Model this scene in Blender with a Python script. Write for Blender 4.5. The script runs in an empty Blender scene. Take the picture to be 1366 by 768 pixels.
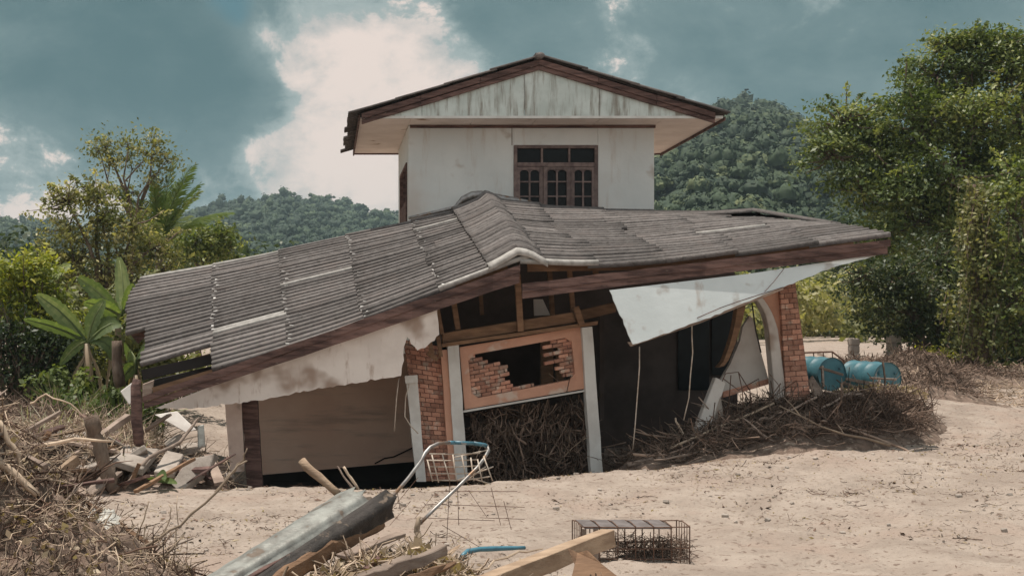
import bpy, bmesh, math, random
import numpy as np
from mathutils import Vector, Matrix
R = math.radians
rng = np.random.default_rng(7)
random.seed(7)
scene = bpy.context.scene
col = scene.collection

# ---------------------------------------------------------------- camera
F, CX, CY, EYE = 1700.0, 430.0, 455.0, 2.0
cam_d = bpy.data.cameras.new('camera')
cam = bpy.data.objects.new('camera', cam_d)
col.objects.link(cam)
cam.location = (0, 0, EYE)
cam.rotation_euler = (R(90), 0, 0)
cam_d.sensor_width = 36
cam_d.lens = F / 1366 * 36
cam_d.shift_x = (683 - CX) / 1366
cam_d.shift_y = (CY - 384) / 1366
cam_d.clip_end = 6000
scene.camera = cam

# ---------------------------------------------------------------- light
SUN_EL, SUN_AZ = 78.0, 60.0      # azimuth: degrees left of straight ahead (sun stands behind the house, to the left)
sd = bpy.data.lights.new('sun', 'SUN')
sun = bpy.data.objects.new('sun', sd)
col.objects.link(sun)
sd.energy = 5.0
sd.angle = R(0.5)
sd.color = (1.0, 0.93, 0.84)
sdir = Vector((-math.sin(R(SUN_AZ)) * math.cos(R(SUN_EL)), math.cos(R(SUN_AZ)) * math.cos(R(SUN_EL)), math.sin(R(SUN_EL))))
sun.rotation_euler = sdir.to_track_quat('Z', 'Y').to_euler()
sun.location = sdir * 60

world = bpy.data.worlds.new('World')
scene.world = world
world.use_nodes = True
nt = world.node_tree
nt.nodes.clear()
def WN(t, **k):
    n = nt.nodes.new(t)
    for a, b in k.items(): setattr(n, a, b)
    return n
wout = WN('ShaderNodeOutputWorld'); wbg = WN('ShaderNodeBackground')
wbg.inputs[1].default_value = 0.1
sky = WN('ShaderNodeTexSky', sky_type='NISHITA')
sky.sun_disc = False
sky.sun_elevation = R(SUN_EL)
sky.sun_rotation = R(-SUN_AZ)
sky.air_density = 1.4; sky.dust_density = 2.0; sky.ozone_density = 1.5
tc = WN('ShaderNodeTexCoord')
def wlink(a, b): nt.links.new(a, b)
def wmath(op, a, b=None, c=None, clamp=False):
    n = WN('ShaderNodeMath', operation=op, use_clamp=clamp)
    for i, x in enumerate((a, b, c)):
        if x is None: continue
        if isinstance(x, (int, float)): n.inputs[i].default_value = x
        else: wlink(x, n.inputs[i])
    return n.outputs[0]
def wmix(f, a, b):
    n = WN('ShaderNodeMix', data_type='RGBA')
    if isinstance(f, (int, float)): n.inputs[0].default_value = f
    else: wlink(f, n.inputs[0])
    for i, x in ((6, a), (7, b)):
        if isinstance(x, tuple): n.inputs[i].default_value = (*x, 1)
        else: wlink(x, n.inputs[i])
    return n.outputs[2]
def wnoise(scale, detail, rough, off=(0, 0, 0), stretch=(1, 1, 1), dist=0.0):
    mp = WN('ShaderNodeMapping')
    mp.inputs['Location'].default_value = off
    mp.inputs['Scale'].default_value = stretch
    wlink(tc.outputs['Generated'], mp.inputs[0])
    n = WN('ShaderNodeTexNoise')
    n.inputs['Scale'].default_value = scale; n.inputs['Detail'].default_value = detail
    n.inputs['Roughness'].default_value = rough; n.inputs['Distortion'].default_value = dist
    wlink(mp.outputs[0], n.inputs['Vector'])
    return n.outputs['Fac']
def wramp(x, lo, hi, clamp=True):
    n = WN('ShaderNodeMapRange'); n.interpolation_type = 'SMOOTHSTEP'
    n.inputs[1].default_value = lo; n.inputs[2].default_value = hi
    wlink(x, n.inputs[0]); return n.outputs[0]
def wblob(px, py, s, amp=1.0):
    d = Vector(((px - CX) / F, 1, (CY - py) / F)).normalized()
    n = WN('ShaderNodeVectorMath', operation='DOT_PRODUCT')
    nrm = WN('ShaderNodeVectorMath', operation='NORMALIZE')
    wlink(tc.outputs['Generated'], nrm.inputs[0])
    wlink(nrm.outputs[0], n.inputs[0]); n.inputs[1].default_value = d
    p = wmath('POWER', wmath('MAXIMUM', n.outputs['Value'], 0.0), (F / s) ** 2)
    return wmath('MULTIPLY', p, amp)
def wsum(*xs):
    r = xs[0]
    for x in xs[1:]: r = wmath('ADD', r, x)
    return r
nA = wnoise(9, 9, 0.60, (3.1, 0, 0.4), (1, 1, 1.5), 0.3)
nB = wnoise(4.2, 7, 0.55, (0.3, 1.2, 5.4), (1, 1, 1.9), 0.2)
nC = wnoise(24, 8, 0.66, (1.3, 2.2, 0.4), (1, 1, 1.3), 0.2)
fine = wmath('MULTIPLY', wmath('SUBTRACT', nC, 0.5), 2.0)
mid = wmath('MULTIPLY', wmath('SUBTRACT', nA, 0.5), 3.6)
big = wmath('MULTIPLY', wmath('SUBTRACT', nB, 0.5), 2.6)
# sunlit cumulus banks
bright = wsum(wblob(420, 0, 85, .52), wblob(345, 52, 36, .36), wblob(560, 70, 75, .34), wblob(520, 150, 70, .34), wblob(430, 130, 42, .26), wblob(455, 190, 50, .28), wblob(400, 262, 45, .22),
              wblob(450, 245, 80, .32), wblob(530, 240, 60, .16), wblob(8, 165, 45, .38), wblob(50, 250, 60, .32), wblob(345, 188, 40, .36), wblob(400, 225, 45, .30), wblob(1090, 30, 50, .15), wblob(870, 15, 40, .16), wblob(1000, 40, 170, .02), wblob(90, 100, 40, .06),
              wblob(640, 110, 60, .20), wblob(330, 285, 90, .26), wblob(120, 285, 80, .24), wblob(250, 250, 60, .22))
heavy = wsum(wblob(170, 60, 150, .75), wblob(300, 150, 80, .65), wblob(60, 60, 120, .3), wblob(330, 110, 40, .25), wblob(690, 20, 80, .35), wblob(1260, 60, 140, .3))
edge = wsum(wmath('MULTIPLY', mid, .50), wmath('MULTIPLY', fine, .26), wmath('MULTIPLY', big, .16))
br = wsum(bright, wmath('MULTIPLY', heavy, -0.62), edge)
tone = wsum(wmath('MULTIPLY', big, .46), wmath('MULTIPLY', mid, .42), wmath('MULTIPLY', fine, .2), wmath('MULTIPLY', bright, .6), wmath('MULTIPLY', heavy, -.45))
tonem = wramp(tone, -.62, .50)
grey = wmix(tonem, (0.82, 1.62, 1.80), (2.15, 3.0, 3.1))
veil = wmix(wramp(br, .04, .36), grey, (3.7, 4.4, 4.35))
puff = wramp(wsum(br, wmath('MULTIPLY', fine, .34), wmath('MULTIPLY', mid, .12)), .27, .42)
inner = wramp(wsum(wmath('MULTIPLY', fine, .30), wmath('MULTIPLY', mid, .50), wmath('MULTIPLY', big, -.3), wmath('MULTIPLY', br, .55)), -.15, .55)
lit = wmix(inner, (4.6, 4.8, 4.7), (8.6, 7.3, 6.6))
clouds = wmix(puff, veil, lit)
brs = puff
gap = wmath('MULTIPLY', wramp(wsum(wblob(307, -6, 30, .8), wblob(318, 22, 14, .35), wmath('MULTIPLY', mid, .30), wmath('MULTIPLY', fine, .45)), .30, 1.0), .8)
gap = wmath('MULTIPLY', gap, wmath('SUBTRACT', 1.0, brs))
clouds = wmix(wmath('MULTIPLY', gap, .9), clouds, wmix(.12, (0.45, 1.75, 2.2), sky.outputs[0]))
# behind the photographer and overhead the cloud deck is thin and bright
sep = WN('ShaderNodeSeparateXYZ'); wlink(tc.outputs['Generated'], sep.inputs[0])
back = wramp(wmath('MULTIPLY', sep.outputs['Y'], -1.0), -.35, .45)
bk = wmix(.25, (7.9, 8.1, 7.8), sky.outputs[0])
clouds = wmix(back, clouds, bk)
wlink(clouds, wbg.inputs[0]); wlink(wbg.outputs[0], wout.inputs[0])

scene.view_settings.view_transform = 'Standard'
scene.view_settings.look = 'None'
scene.view_settings.gamma = 1
scene.view_settings.exposure = 0.0
scene.view_settings.use_curve_mapping = False
scene.render.engine = 'CYCLES'
cy = scene.cycles
cy.use_denoising = True
scene.render.filter_size = 1.2
try: cy.denoiser = 'OPENIMAGEDENOISE'
except Exception: pass
cy.max_bounces = 6; cy.diffuse_bounces = 4; cy.glossy_bounces = 2; cy.transmission_bounces = 4; cy.volume_bounces = 0
cy.transparent_max_bounces = 8
cy.caustics_reflective = False; cy.caustics_refractive = False
cy.sample_clamp_indirect = 6
cy.use_adaptive_sampling = False

# ---------------------------------------------------------------- helpers
def at(px, py, Y):
    return Vector(((px - CX) * Y / F, Y, EYE + (CY - py) * Y / F))
def atv(px, Y, z): return Vector(((px - CX) * Y / F, Y, z))

class MB:
    def __init__(s): s.v = []; s.f = []; s.m = []; s.a = []
    def add(s, vs, fs, m=0, a=None):
        b = len(s.v); s.v.extend([tuple(x) for x in vs])
        a = random.random() if a is None else a
        for f in fs:
            s.f.append([b + i for i in f]); s.m.append(m); s.a.append(a)
        return s
    def hexa(s, p, m=0, a=None):      # p: 4 front (bl br tr tl) + 4 back
        return s.add(p, [(0, 1, 2, 3), (5, 4, 7, 6), (4, 0, 3, 7), (1, 5, 6, 2), (3, 2, 6, 7), (4, 5, 1, 0)], m, a)
    def box(s, lo, hi, m=0, a=None):
        x0, y0, z0 = lo; x1, y1, z1 = hi
        return s.hexa([(x0, y0, z0), (x1, y0, z0), (x1, y0, z1), (x0, y0, z1), (x0, y1, z0), (x1, y1, z0), (x1, y1, z1), (x0, y1, z1)], m, a)
    def obox(s, c, size, M=None, m=0, a=None):
        hx, hy, hz = [k / 2 for k in size]; M = M or Matrix.Identity(3); c = Vector(c)
        return s.hexa([c + M @ Vector(q) for q in ((-hx, -hy, -hz), (hx, -hy, -hz), (hx, -hy, hz), (-hx, -hy, hz), (-hx, hy, -hz), (hx, hy, -hz), (hx, hy, hz), (-hx, hy, hz))], m, a)
    def prism(s, pts, off, m=0, a=None):
        n = len(pts); off = Vector(off); pts = [Vector(p) for p in pts]
        vs = pts + [p + off for p in pts]
        fs = [tuple(range(n)), tuple(range(2 * n - 1, n - 1, -1))] + [(i, i + n, (i + 1) % n + n, (i + 1) % n) for i in range(n)]
        return s.add(vs, fs, m, a)
    def beam(s, p, q, w, h, up=(0, 0, 1), m=0, a=None, taper=1.0, rough=0.0, seg=1):
        p = Vector(p); q = Vector(q); d = (q - p).normalized(); up = Vector(up)
        sx = d.cross(up)
        if sx.length < 1e-4: sx = d.cross(Vector((1, 0, 0)))
        sx.normalize(); sz = sx.cross(d).normalized()
        vs = []; fs = []
        for i in range(seg + 1):
            t = i / seg; c = p.lerp(q, t); k = 1 + (taper - 1) * t
            for (ax, az) in ((-1, -1), (1, -1), (1, 1), (-1, 1)):
                j = (random.uniform(-rough, rough), random.uniform(-rough, rough)) if rough else (0, 0)
                vs.append(c + sx * (ax * w / 2 * k + j[0]) + sz * (az * h / 2 * k + j[1]))
        for i in range(seg):
            b = i * 4
            for k in range(4): fs.append((b + k, b + (k + 1) % 4, b + 4 + (k + 1) % 4, b + 4 + k))
        fs.append((3, 2, 1, 0)); b = seg * 4; fs.append((b, b + 1, b + 2, b + 3))
        return s.add(vs, fs, m, a)
    def tube(s, path, r, n=8, m=0, a=None, squash=1.0):
        path = [Vector(p) for p in path]; K = len(path)
        rs = r if isinstance(r, (list, tuple)) else [r] * K
        vs = []; fs = []; ref = None
        for i, p in enumerate(path):
            t = (path[min(i + 1, K - 1)] - path[max(i - 1, 0)])
            if t.length < 1e-6: t = Vector((0, 0, 1))
            t.normalize()
            if ref is None: ref = Vector((0, 0, 1)) if abs(t.z) < .9 else Vector((1, 0, 0))
            x = t.cross(ref).normalized(); y = x.cross(t).normalized(); ref = y
            for k in range(n):
                an = 2 * math.pi * k / n
                vs.append(p + x * math.cos(an) * rs[i] + y * math.sin(an) * rs[i] * squash)
        for i in range(K - 1):
            for k in range(n): fs.append((i * n + k, i * n + (k + 1) % n, (i + 1) * n + (k + 1) % n, (i + 1) * n + k))
        fs.append(tuple(range(n - 1, -1, -1))); fs.append(tuple((K - 1) * n + k for k in range(n)))
        return s.add(vs, fs, m, a)
    def build(s, name, mats, parent=None, loc=None, smooth=False, bevel=0):
        V = np.array(s.v, dtype=np.float32).reshape(-1, 3)
        o = np.array(wloc(parent)) if parent is not None else np.array(loc if loc is not None else (V.min(0) + V.max(0)) / 2 * (1, 1, 0) + (0, 0, V[:, 2].min()))
        me = bpy.data.meshes.new(name)
        me.from_pydata([tuple(x) for x in (V - o)], [], s.f)
        return finish(me, name, mats, parent, o, s.m, s.a, smooth, bevel)

WL = {}
def wloc(o): return WL[o.name]
def finish(me, name, mats, parent, o, mi, at_, smooth=False, bevel=0):
    mats = mats if isinstance(mats, (list, tuple)) else [mats]
    for m_ in mats: me.materials.append(m_)
    n = len(me.polygons)
    if mi is not None: me.polygons.foreach_set('material_index', np.array(mi, dtype=np.int32))
    at = me.attributes.new('rnd', 'FLOAT', 'FACE'); at.data.foreach_set('value', np.array(at_, dtype=np.float32))
    if smooth: me.polygons.foreach_set('use_smooth', np.ones(n, dtype=bool))
    me.update()
    ob = bpy.data.objects.new(name, me); col.objects.link(ob)
    if parent is not None: ob.parent = parent; WL[ob.name] = WL[parent.name]
    else: ob.location = tuple(float(x) for x in o); WL[ob.name] = tuple(float(x) for x in o)
    if bevel:
        b = ob.modifiers.new('bevel', 'BEVEL'); b.width = bevel; b.segments = 1; b.limit_method = 'ANGLE'
    return ob
def npmesh(name, V, Q, mats, parent=None, loc=None, attr=None, mi=None, smooth=False):
    """V (n,3), Q (m,4) or (m,3)"""
    V = np.asarray(V, dtype=np.float32); Q = np.asarray(Q, dtype=np.int32)
    o = np.array(wloc(parent)) if parent is not None else np.array(loc if loc is not None else (V.min(0) + V.max(0)) / 2 * (1, 1, 0) + (0, 0, V[:, 2].min()))
    me = bpy.data.meshes.new(name)
    k = Q.shape[1]
    me.vertices.add(len(V)); me.loops.add(Q.size); me.polygons.add(len(Q))
    me.vertices.foreach_set('co', (V - o).astype(np.float32).ravel())
    me.loops.foreach_set('vertex_index', Q.ravel())
    me.polygons.foreach_set('loop_start', np.arange(0, Q.size, k, dtype=np.int32))
    me.update(calc_edges=True); me.validate()
    if attr is None: attr = rng.random(len(Q))
    return finish(me, name, mats, parent, o, mi, attr, smooth)
def tag(o, label, cat, group=None, kind=None):
    o['label'] = label; o['category'] = cat
    if group: o['group'] = group
    if kind: o['kind'] = kind
    return o
def thing(name, label, cat, loc, group=None):
    o = bpy.data.objects.new(name, None); col.objects.link(o); o.location = loc
    o.empty_display_size = .2
    WL[o.name] = tuple(loc)
    return tag(o, label, cat, group)
def struct(o): o['kind'] = 'structure'; return o
def stuff(o, label, cat): return tag(o, label, cat, kind='stuff')

# vectorised tubes
def tubes(P, r, n=3):
    """P (N,K,3) paths, r (N,K) radii -> V,Q,ids"""
    N, K, _ = P.shape
    T = np.gradient(P, axis=1); T /= np.linalg.norm(T, axis=2, keepdims=True) + 1e-9
    ref = np.where(np.abs(T[..., 2:3]) < .9, np.array([0, 0, 1.]), np.array([1., 0, 0]))
    X = np.cross(T, ref); X /= np.linalg.norm(X, axis=2, keepdims=True) + 1e-9
    Yv = np.cross(X, T)
    an = np.arange(n) * 2 * np.pi / n
    V = P[:, :, None, :] + r[:, :, None, None] * (X[:, :, None, :] * np.cos(an)[None, None, :, None] + Yv[:, :, None, :] * np.sin(an)[None, None, :, None])
    i = np.arange(N)[:, None, None]; k = np.arange(K - 1)[None, :, None]; j = np.arange(n)[None, None, :]
    b = i * K * n
    Q = np.stack([b + k * n + j, b + k * n + (j + 1) % n, b + (k + 1) * n + (j + 1) % n, b + (k + 1) * n + j], -1).reshape(-1, 4)
    ids = np.repeat(np.arange(N), (K - 1) * n)
    return V.reshape(-1, 3), Q, ids
def twigs(C, L, r, spread=(1, 1, .6), K=5, curl=.35, g=None, dirs=None):
    """random bent twigs centred on C (N,3)"""
    g = g or rng
    N = len(C)
    if dirs is None:
        D = g.normal(size=(N, 3)) * np.array(spread)
    else: D = dirs
    D = D / (np.linalg.norm(D, axis=1, keepdims=True) + 1e-9)
    L = np.broadcast_to(L, (N,)); r = np.broadcast_to(r, (N,))
    t = np.linspace(-.5, .5, K)
    B = g.normal(size=(N, 3)); B -= (B * D).sum(1, keepdims=True) * D
    P = C[:, None, :] + D[:, None, :] * t[None, :, None] * L[:, None, None] + B[:, None, :] * (t ** 2)[None, :, None] * (L * curl)[:, None, None]
    P += g.normal(size=P.shape) * (L * .03)[:, None, None]
    rr = r[:, None] * np.linspace(1.1, .45, K)[None, :]
    return P, rr
def leafcards(C, Nn, size, g=None, asp=.55, bend=.0):
    """rhombic leaf quads at C with normals Nn"""
    g = g or rng
    N = len(C); size = np.broadcast_to(size, (N,))
    Nn = Nn / (np.linalg.norm(Nn, axis=1, keepdims=True) + 1e-9)
    A = g.normal(size=(N, 3)); A -= (A * Nn).sum(1, keepdims=True) * Nn; A /= np.linalg.norm(A, axis=1, keepdims=True) + 1e-9
    B = np.cross(Nn, A)
    s = size[:, None]
    V = np.stack([C - A * s * .5, C + B * s * asp * .5 - A * s * .05, C + A * s * .5 - Nn * s * .1, C - B * s * asp * .5 - A * s * .05], 1)
    return V.reshape(-1, 3), np.arange(4 * N).reshape(N, 4)

# value noise in numpy
_perm = np.random.default_rng(3).random((256, 256))
def vnoise(x, y):
    xi = np.floor(x).astype(int); yi = np.floor(y).astype(int); fx = x - xi; fy = y - yi
    fx = fx * fx * (3 - 2 * fx); fy = fy * fy * (3 - 2 * fy)
    a = _perm[xi % 256, yi % 256]; b = _perm[(xi + 1) % 256, yi % 256]; c = _perm[xi % 256, (yi + 1) % 256]; d = _perm[(xi + 1) % 256, (yi + 1) % 256]
    return (a * (1 - fx) + b * fx) * (1 - fy) + (c * (1 - fx) + d * fx) * fy - .5
def fbm(x, y, oct=4, s=1.0):
    r = 0; amp = 1
    for i in range(oct):
        r = r + vnoise(x * s + 17.3 * i, y * s + 5.1 * i) * amp; s *= 2.03; amp *= .5
    return r

# ---------------------------------------------------------------- materials
MATS = {}
def mat(name, c1, c2=None, scale=4.0, detail=6, rough=.85, bump=0.0, bscale=None, attr=0.0, stretch=(1, 1, 1), metal=0.0, spots=None, c3=None,
        transl=0.0, streak=None, contrast=(.35, .65), spec=.3):
    m = bpy.data.materials.new(name); m.use_nodes = True; MATS[name] = m
    t = m.node_tree; ns = t.nodes; ln = t.links
    bs = ns['Principled BSDF']; bs.inputs['Roughness'].default_value = rough; bs.inputs['Metallic'].default_value = metal
    bs.inputs['Specular IOR Level'].default_value = spec
    tcn = ns.new('ShaderNodeTexCoord'); mp = ns.new('ShaderNodeMapping'); mp.inputs['Scale'].default_value = stretch
    ln.new(tcn.outputs['Object'], mp.inputs[0])
    def noise(s, d=detail, r=.6):
        n = ns.new('ShaderNodeTexNoise'); n.inputs['Scale'].default_value = s; n.inputs['Detail'].default_value = d; n.inputs['Roughness'].default_value = r
        ln.new(mp.outputs[0], n.inputs['Vector']); return n.outputs['Fac']
    def mixc(f, a, b, blend='MIX'):
        n = ns.new('ShaderNodeMix'); n.data_type = 'RGBA'; n.blend_type = blend
        for i, x in ((0, f), (6, a), (7, b)):
            if isinstance(x, (int, float)): n.inputs[i].default_value = x
            elif isinstance(x, tuple): n.inputs[i].default_value = (*x, 1)
            else: ln.new(x, n.inputs[i])
        return n.outputs[2]
    def rmp(x, a, b, lo=0., hi=1.):
        n = ns.new('ShaderNodeMapRange'); n.interpolation_type = 'SMOOTHSTEP'
        for i, q in enumerate((a, b, lo, hi)): n.inputs[i + 1].default_value = q
        ln.new(x, n.inputs[0]); return n.outputs[0]
    c2 = c2 or tuple(x * .75 for x in c1)
    base = mixc(rmp(noise(scale), *contrast), c1, c2)
    if c3: base = mixc(rmp(noise(scale * .27 + .13, 4), .5, .68), base, c3)
    if spots:      # (colour, scale, lo, hi)
        base = mixc(rmp(noise(spots[1], 3, .5), spots[2], spots[3]), base, spots[0])
    if streak:     # (colour, (sx,sy,sz), lo, hi)
        mp2 = ns.new('ShaderNodeMapping'); mp2.inputs['Scale'].default_value = streak[1]; ln.new(tcn.outputs['Object'], mp2.inputs[0])
        n = ns.new('ShaderNodeTexNoise'); n.inputs['Scale'].default_value = 1; n.inputs['Detail'].default_value = 6; n.inputs['Roughness'].default_value = .65
        ln.new(mp2.outputs[0], n.inputs['Vector'])
        base = mixc(rmp(n.outputs['Fac'], streak[2], streak[3]), base, streak[0])
    if attr:
        an = ns.new('ShaderNodeAttribute'); an.attribute_name = 'rnd'
        v = rmp(an.outputs['Fac'], 0, 1, 1 - attr, 1 + attr)
        cb = ns.new('ShaderNodeCombineXYZ')
        for i in range(3): ln.new(v, cb.inputs[i])
        base = mixc(1.0, base, cb.outputs[0], 'MULTIPLY')
    ln.new(base, bs.inputs['Base Color'])
    if bump:
        bn = ns.new('ShaderNodeBump'); bn.inputs['Strength'].default_value = min(1, bump); bn.inputs['Distance'].default_value = .02 * max(1, bump)
        ln.new(noise(bscale or scale * 5, 6, .65), bn.inputs['Height']); ln.new(bn.outputs[0], bs.inputs['Normal'])
    if transl:
        tr = ns.new('ShaderNodeBsdfTranslucent'); ms = ns.new('ShaderNodeMixShader'); ms.inputs[0].default_value = transl
        tc2 = mixc(1.0, base, (1.3, 1.35, .7), 'MULTIPLY'); ln.new(tc2, tr.inputs['Color'])
        ln.new(bs.outputs[0], ms.inputs[1]); ln.new(tr.outputs[0], ms.inputs[2]); ln.new(ms.outputs[0], ns['Material Output'].inputs['Surface'])
    return m
def leafmat(name, a, b, c, transl=.3, rough=.5):
    m = bpy.data.materials.new(name); m.use_nodes = True; t = m.node_tree; ns = t.nodes; ln = t.links
    bs = ns['Principled BSDF']; bs.inputs['Roughness'].default_value = rough; bs.inputs['Specular IOR Level'].default_value = .35
    an = ns.new('ShaderNodeAttribute'); an.attribute_name = 'rnd'
    cr = ns.new('ShaderNodeValToRGB'); e = cr.color_ramp.elements
    e[0].position = 0; e[0].color = (*a, 1); e[1].position = 1; e[1].color = (*c, 1); k = e.new(.55); k.color = (*b, 1)
    ln.new(an.outputs['Fac'], cr.inputs[0]); ln.new(cr.outputs[0], bs.inputs['Base Color'])
    if transl:
        tr = ns.new('ShaderNodeBsdfTranslucent'); ms = ns.new('ShaderNodeMixShader'); ms.inputs[0].default_value = transl
        mx = ns.new('ShaderNodeMix'); mx.data_type = 'RGBA'; mx.blend_type = 'MULTIPLY'; mx.inputs[0].default_value = 1
        ln.new(cr.outputs[0], mx.inputs[6]); mx.inputs[7].default_value = (1.5, 1.6, .6, 1)
        ln.new(mx.outputs[2], tr.inputs['Color']); ln.new(bs.outputs[0], ms.inputs[1]); ln.new(tr.outputs[0], ms.inputs[2])
        ln.new(ms.outputs[0], ns['Material Output'].inputs['Surface'])
    return m
mMud = mat('mud', (.425, .35, .295), (.31, .247, .205), 1.7, 11, .95, bump=3.2, bscale=9, c3=(.37, .285, .235), spots=((.20, .145, .115), 15, .57, .70), contrast=(.3, .7), spec=.1)
mSheet = mat('roof sheet', (.170, .152, .144), (.118, .104, .098), 9, 9, .9, bump=.8, bscale=30, attr=.22, spots=((.09, .078, .073), 12, .60, .75), c3=(.155, .133, .124), spec=.15)
mSheetL = mat('pale roof sheet', (.40, .375, .35), (.27, .25, .23), 9, 8, .9, bump=.3, attr=.1)
mMort = mat('mortar bits', (.62, .60, .57), (.45, .42, .4), 9, 4, .9, attr=.3)
mPlU = mat('painted plaster', (.66, .675, .66), (.575, .595, .585), .9, 8, .9, bump=.2, bscale=14, streak=((.43, .35, .29), (3.4, 2.5, .45), .53, .78), contrast=(.3, .7), spots=((.46, .42, .38), 2.2, .60, .74), c3=(.55, .50, .455))
mGab = mat('stained gable board', (.58, .63, .60), (.48, .53, .50), 2.5, 8, .85, bump=.1, streak=((.25, .23, .195), (8, 1, 1.0), .44, .70))
mSof = mat('soffit board', (.74, .65, .60), (.66, .57, .52), 2, 5, .85, bump=.05, spots=((.30, .19, .12), 1.6, .66, .74))
mSofD = mat('dirty panel', (.74, .69, .655), (.63, .575, .54), 1.9, 9, .85, bump=.3, spots=((.34, .26, .215), 1.5, .56, .70), streak=((.40, .31, .26), (6, 1, 1.4), .55, .72))
mSofR = mat('pale blue-white panel', (.62, .66, .66), (.56, .60, .60), 1.3, 7, .85, bump=.2, spots=((.45, .44, .42), 4, .56, .70), streak=((.42, .37, .33), (3, 1, 1.0), .60, .76))
mWoodD = mat('dark weathered board', (.19, .115, .098), (.075, .045, .04), 7, 8, .85, bump=.8, bscale=30, stretch=(.35, 1, 2.5), attr=.2, spots=((.30, .22, .18), 14, .66, .76), spec=.2)
mWoodB = mat('brown timber', (.23, .135, .08), (.15, .085, .05), 8, 8, .85, bump=.6, bscale=30, stretch=(.4, 1, 2), attr=.2)
mWoodG = mat('grey driftwood', (.35, .27, .22), (.21, .155, .125), 6, 8, .9, bump=.8, bscale=24, stretch=(.6, .6, 1.6), attr=.25)
mWoodP = mat('pale plank', (.39, .28, .195), (.25, .17, .115), 5, 8, .85, bump=.6, bscale=26, stretch=(.5, 1, 2.2), attr=.15)
mWin = mat('weathered window wood', (.21, .155, .14), (.12, .085, .08), 9, 6, .8, bump=.4, attr=.15)
mBrick = mat('brick', (.54, .295, .21), (.42, .205, .145), 7, 8, .9, bump=1, bscale=30, attr=.30, spots=((.50, .40, .33), 6, .55, .72))
mMortar = mat('grey mortar', (.26, .165, .125), (.17, .10, .08), 8, 5, .95, bump=.6)
mOrange = mat('orange plaster', (.60, .335, .235), (.52, .285, .20), 3, 6, .9, bump=.3, bscale=20, spots=((.58, .45, .37), 3, .60, .72))
mPink = mat('pinkish pillar plaster', (.66, .53, .46), (.55, .42, .36), 3, 6, .9, bump=.2, spots=((.36, .27, .22), 4, .58, .72))
mWhiteP = mat('white painted post', (.66, .65, .62), (.55, .53, .50), 3, 6, .9, bump=.2, streak=((.40, .33, .27), (6, 6, .8), .60, .75))
mWhiteR = mat('dirty white plaster', (.62, .58, .54), (.52, .47, .43), 2, 7, .92, bump=.3, spots=((.33, .25, .20), 1.7, .60, .75))
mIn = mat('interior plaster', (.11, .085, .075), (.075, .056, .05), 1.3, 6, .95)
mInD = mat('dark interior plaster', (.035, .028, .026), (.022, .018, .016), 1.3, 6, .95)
mGar = mat('stained garage plaster', (.80, .58, .455), (.72, .49, .375), .9, 7, .92, bump=.1, streak=((.48, .33, .26), (.5, 1, 4), .48, .72))
mConc = mat('concrete', (.40, .345, .30), (.29, .245, .21), 3, 8, .95, bump=.7, bscale=18, attr=.15)
mGlass = mat('dark glass', (.012, .014, .016), (.008, .009, .01), 3, 2, .25, spec=.12)
mTwig = mat('twigs', (.25, .18, .14), (.125, .088, .068), 4, 3, .95, attr=.55, spec=.1)
mTwigD = mat('dark twigs', (.155, .10, .075), (.08, .052, .04), 4, 3, .95, attr=.55, spec=.1)
mStraw = mat('straw', (.50, .39, .29), (.34, .255, .19), 4, 3, .9, attr=.4, spec=.15)
mBark = mat('bark', (.20, .15, .115), (.115, .08, .06), 9, 8, .95, bump=1, bscale=30, stretch=(1, 1, .4))
mHeap = mat('debris soil', (.22, .155, .12), (.12, .085, .065), 6, 8, .97, bump=1, bscale=30, spots=((.36, .28, .22), 13, .56, .7))
mLid = mat('grey board', (.19, .165, .16), (.13, .11, .105), 8, 6, .9, bump=.4)
mCrown = None
mBlue = mat('blue drum paint', (.065, .18, .215), (.045, .125, .155), 3, 8, .5, bump=.3, spots=((.20, .175, .155), 2.3, .54, .80), spec=.4)
mBlueR = mat('blue handle grip', (.07, .21, .28), (.06, .15, .20), 8, 4, .4, spots=((.3, .3, .3), 16, .6, .7), spec=.5)
mSteel = mat('dull steel', (.34, .33, .32), (.22, .20, .19), 9, 6, .45, metal=.6, spots=((.25, .15, .09), 8, .55, .7))
mRust = mat('rusty iron', (.17, .10, .07), (.10, .055, .04), 14, 6, .85, bump=.4)
mWireW = mat('pale coated wire', (.60, .52, .44), (.42, .33, .26), 14, 4, .7)
mTin = mat('painted tin', (.30, .30, .275), (.17, .16, .145), 6, 9, .5, metal=.2, bump=.3, spots=((.15, .115, .09), 6, .60, .66))
mDark = mat('roll inside shade', (.055, .045, .04), (.03, .025, .022), 8, 6, .7, bump=.5, spots=((.16, .12, .09), 12, .6, .7))  # near-black colour stands for the shade inside the tin roll
mPlastic = mat('dusty plastic film', (.72, .70, .68), (.55, .52, .49), 5, 6, .35, bump=.3, transl=.3)
mForest = leafmat('forest foliage', (.022, .038, .022), (.046, .070, .032), (.13, .145, .06), 0, .8)
mForestF = leafmat('far forest foliage', (.024, .042, .027), (.048, .076, .040), (.10, .125, .06), 0, .8)
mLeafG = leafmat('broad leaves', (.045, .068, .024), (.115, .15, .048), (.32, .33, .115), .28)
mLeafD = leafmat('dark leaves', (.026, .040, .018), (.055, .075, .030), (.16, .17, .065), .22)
mLeafY = leafmat('yellow green leaves', (.10, .13, .025), (.24, .26, .045), (.50, .45, .09), .35)
mLeafO = leafmat('olive leaves', (.08, .095, .034), (.21, .205, .085), (.54, .47, .24), .32)
mVine = leafmat('vine leaves', (.07, .085, .028), (.17, .17, .06), (.38, .34, .15), .3)
mPalm = leafmat('palm fronds', (.07, .11, .04), (.13, .18, .06), (.24, .27, .10), .3)
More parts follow.
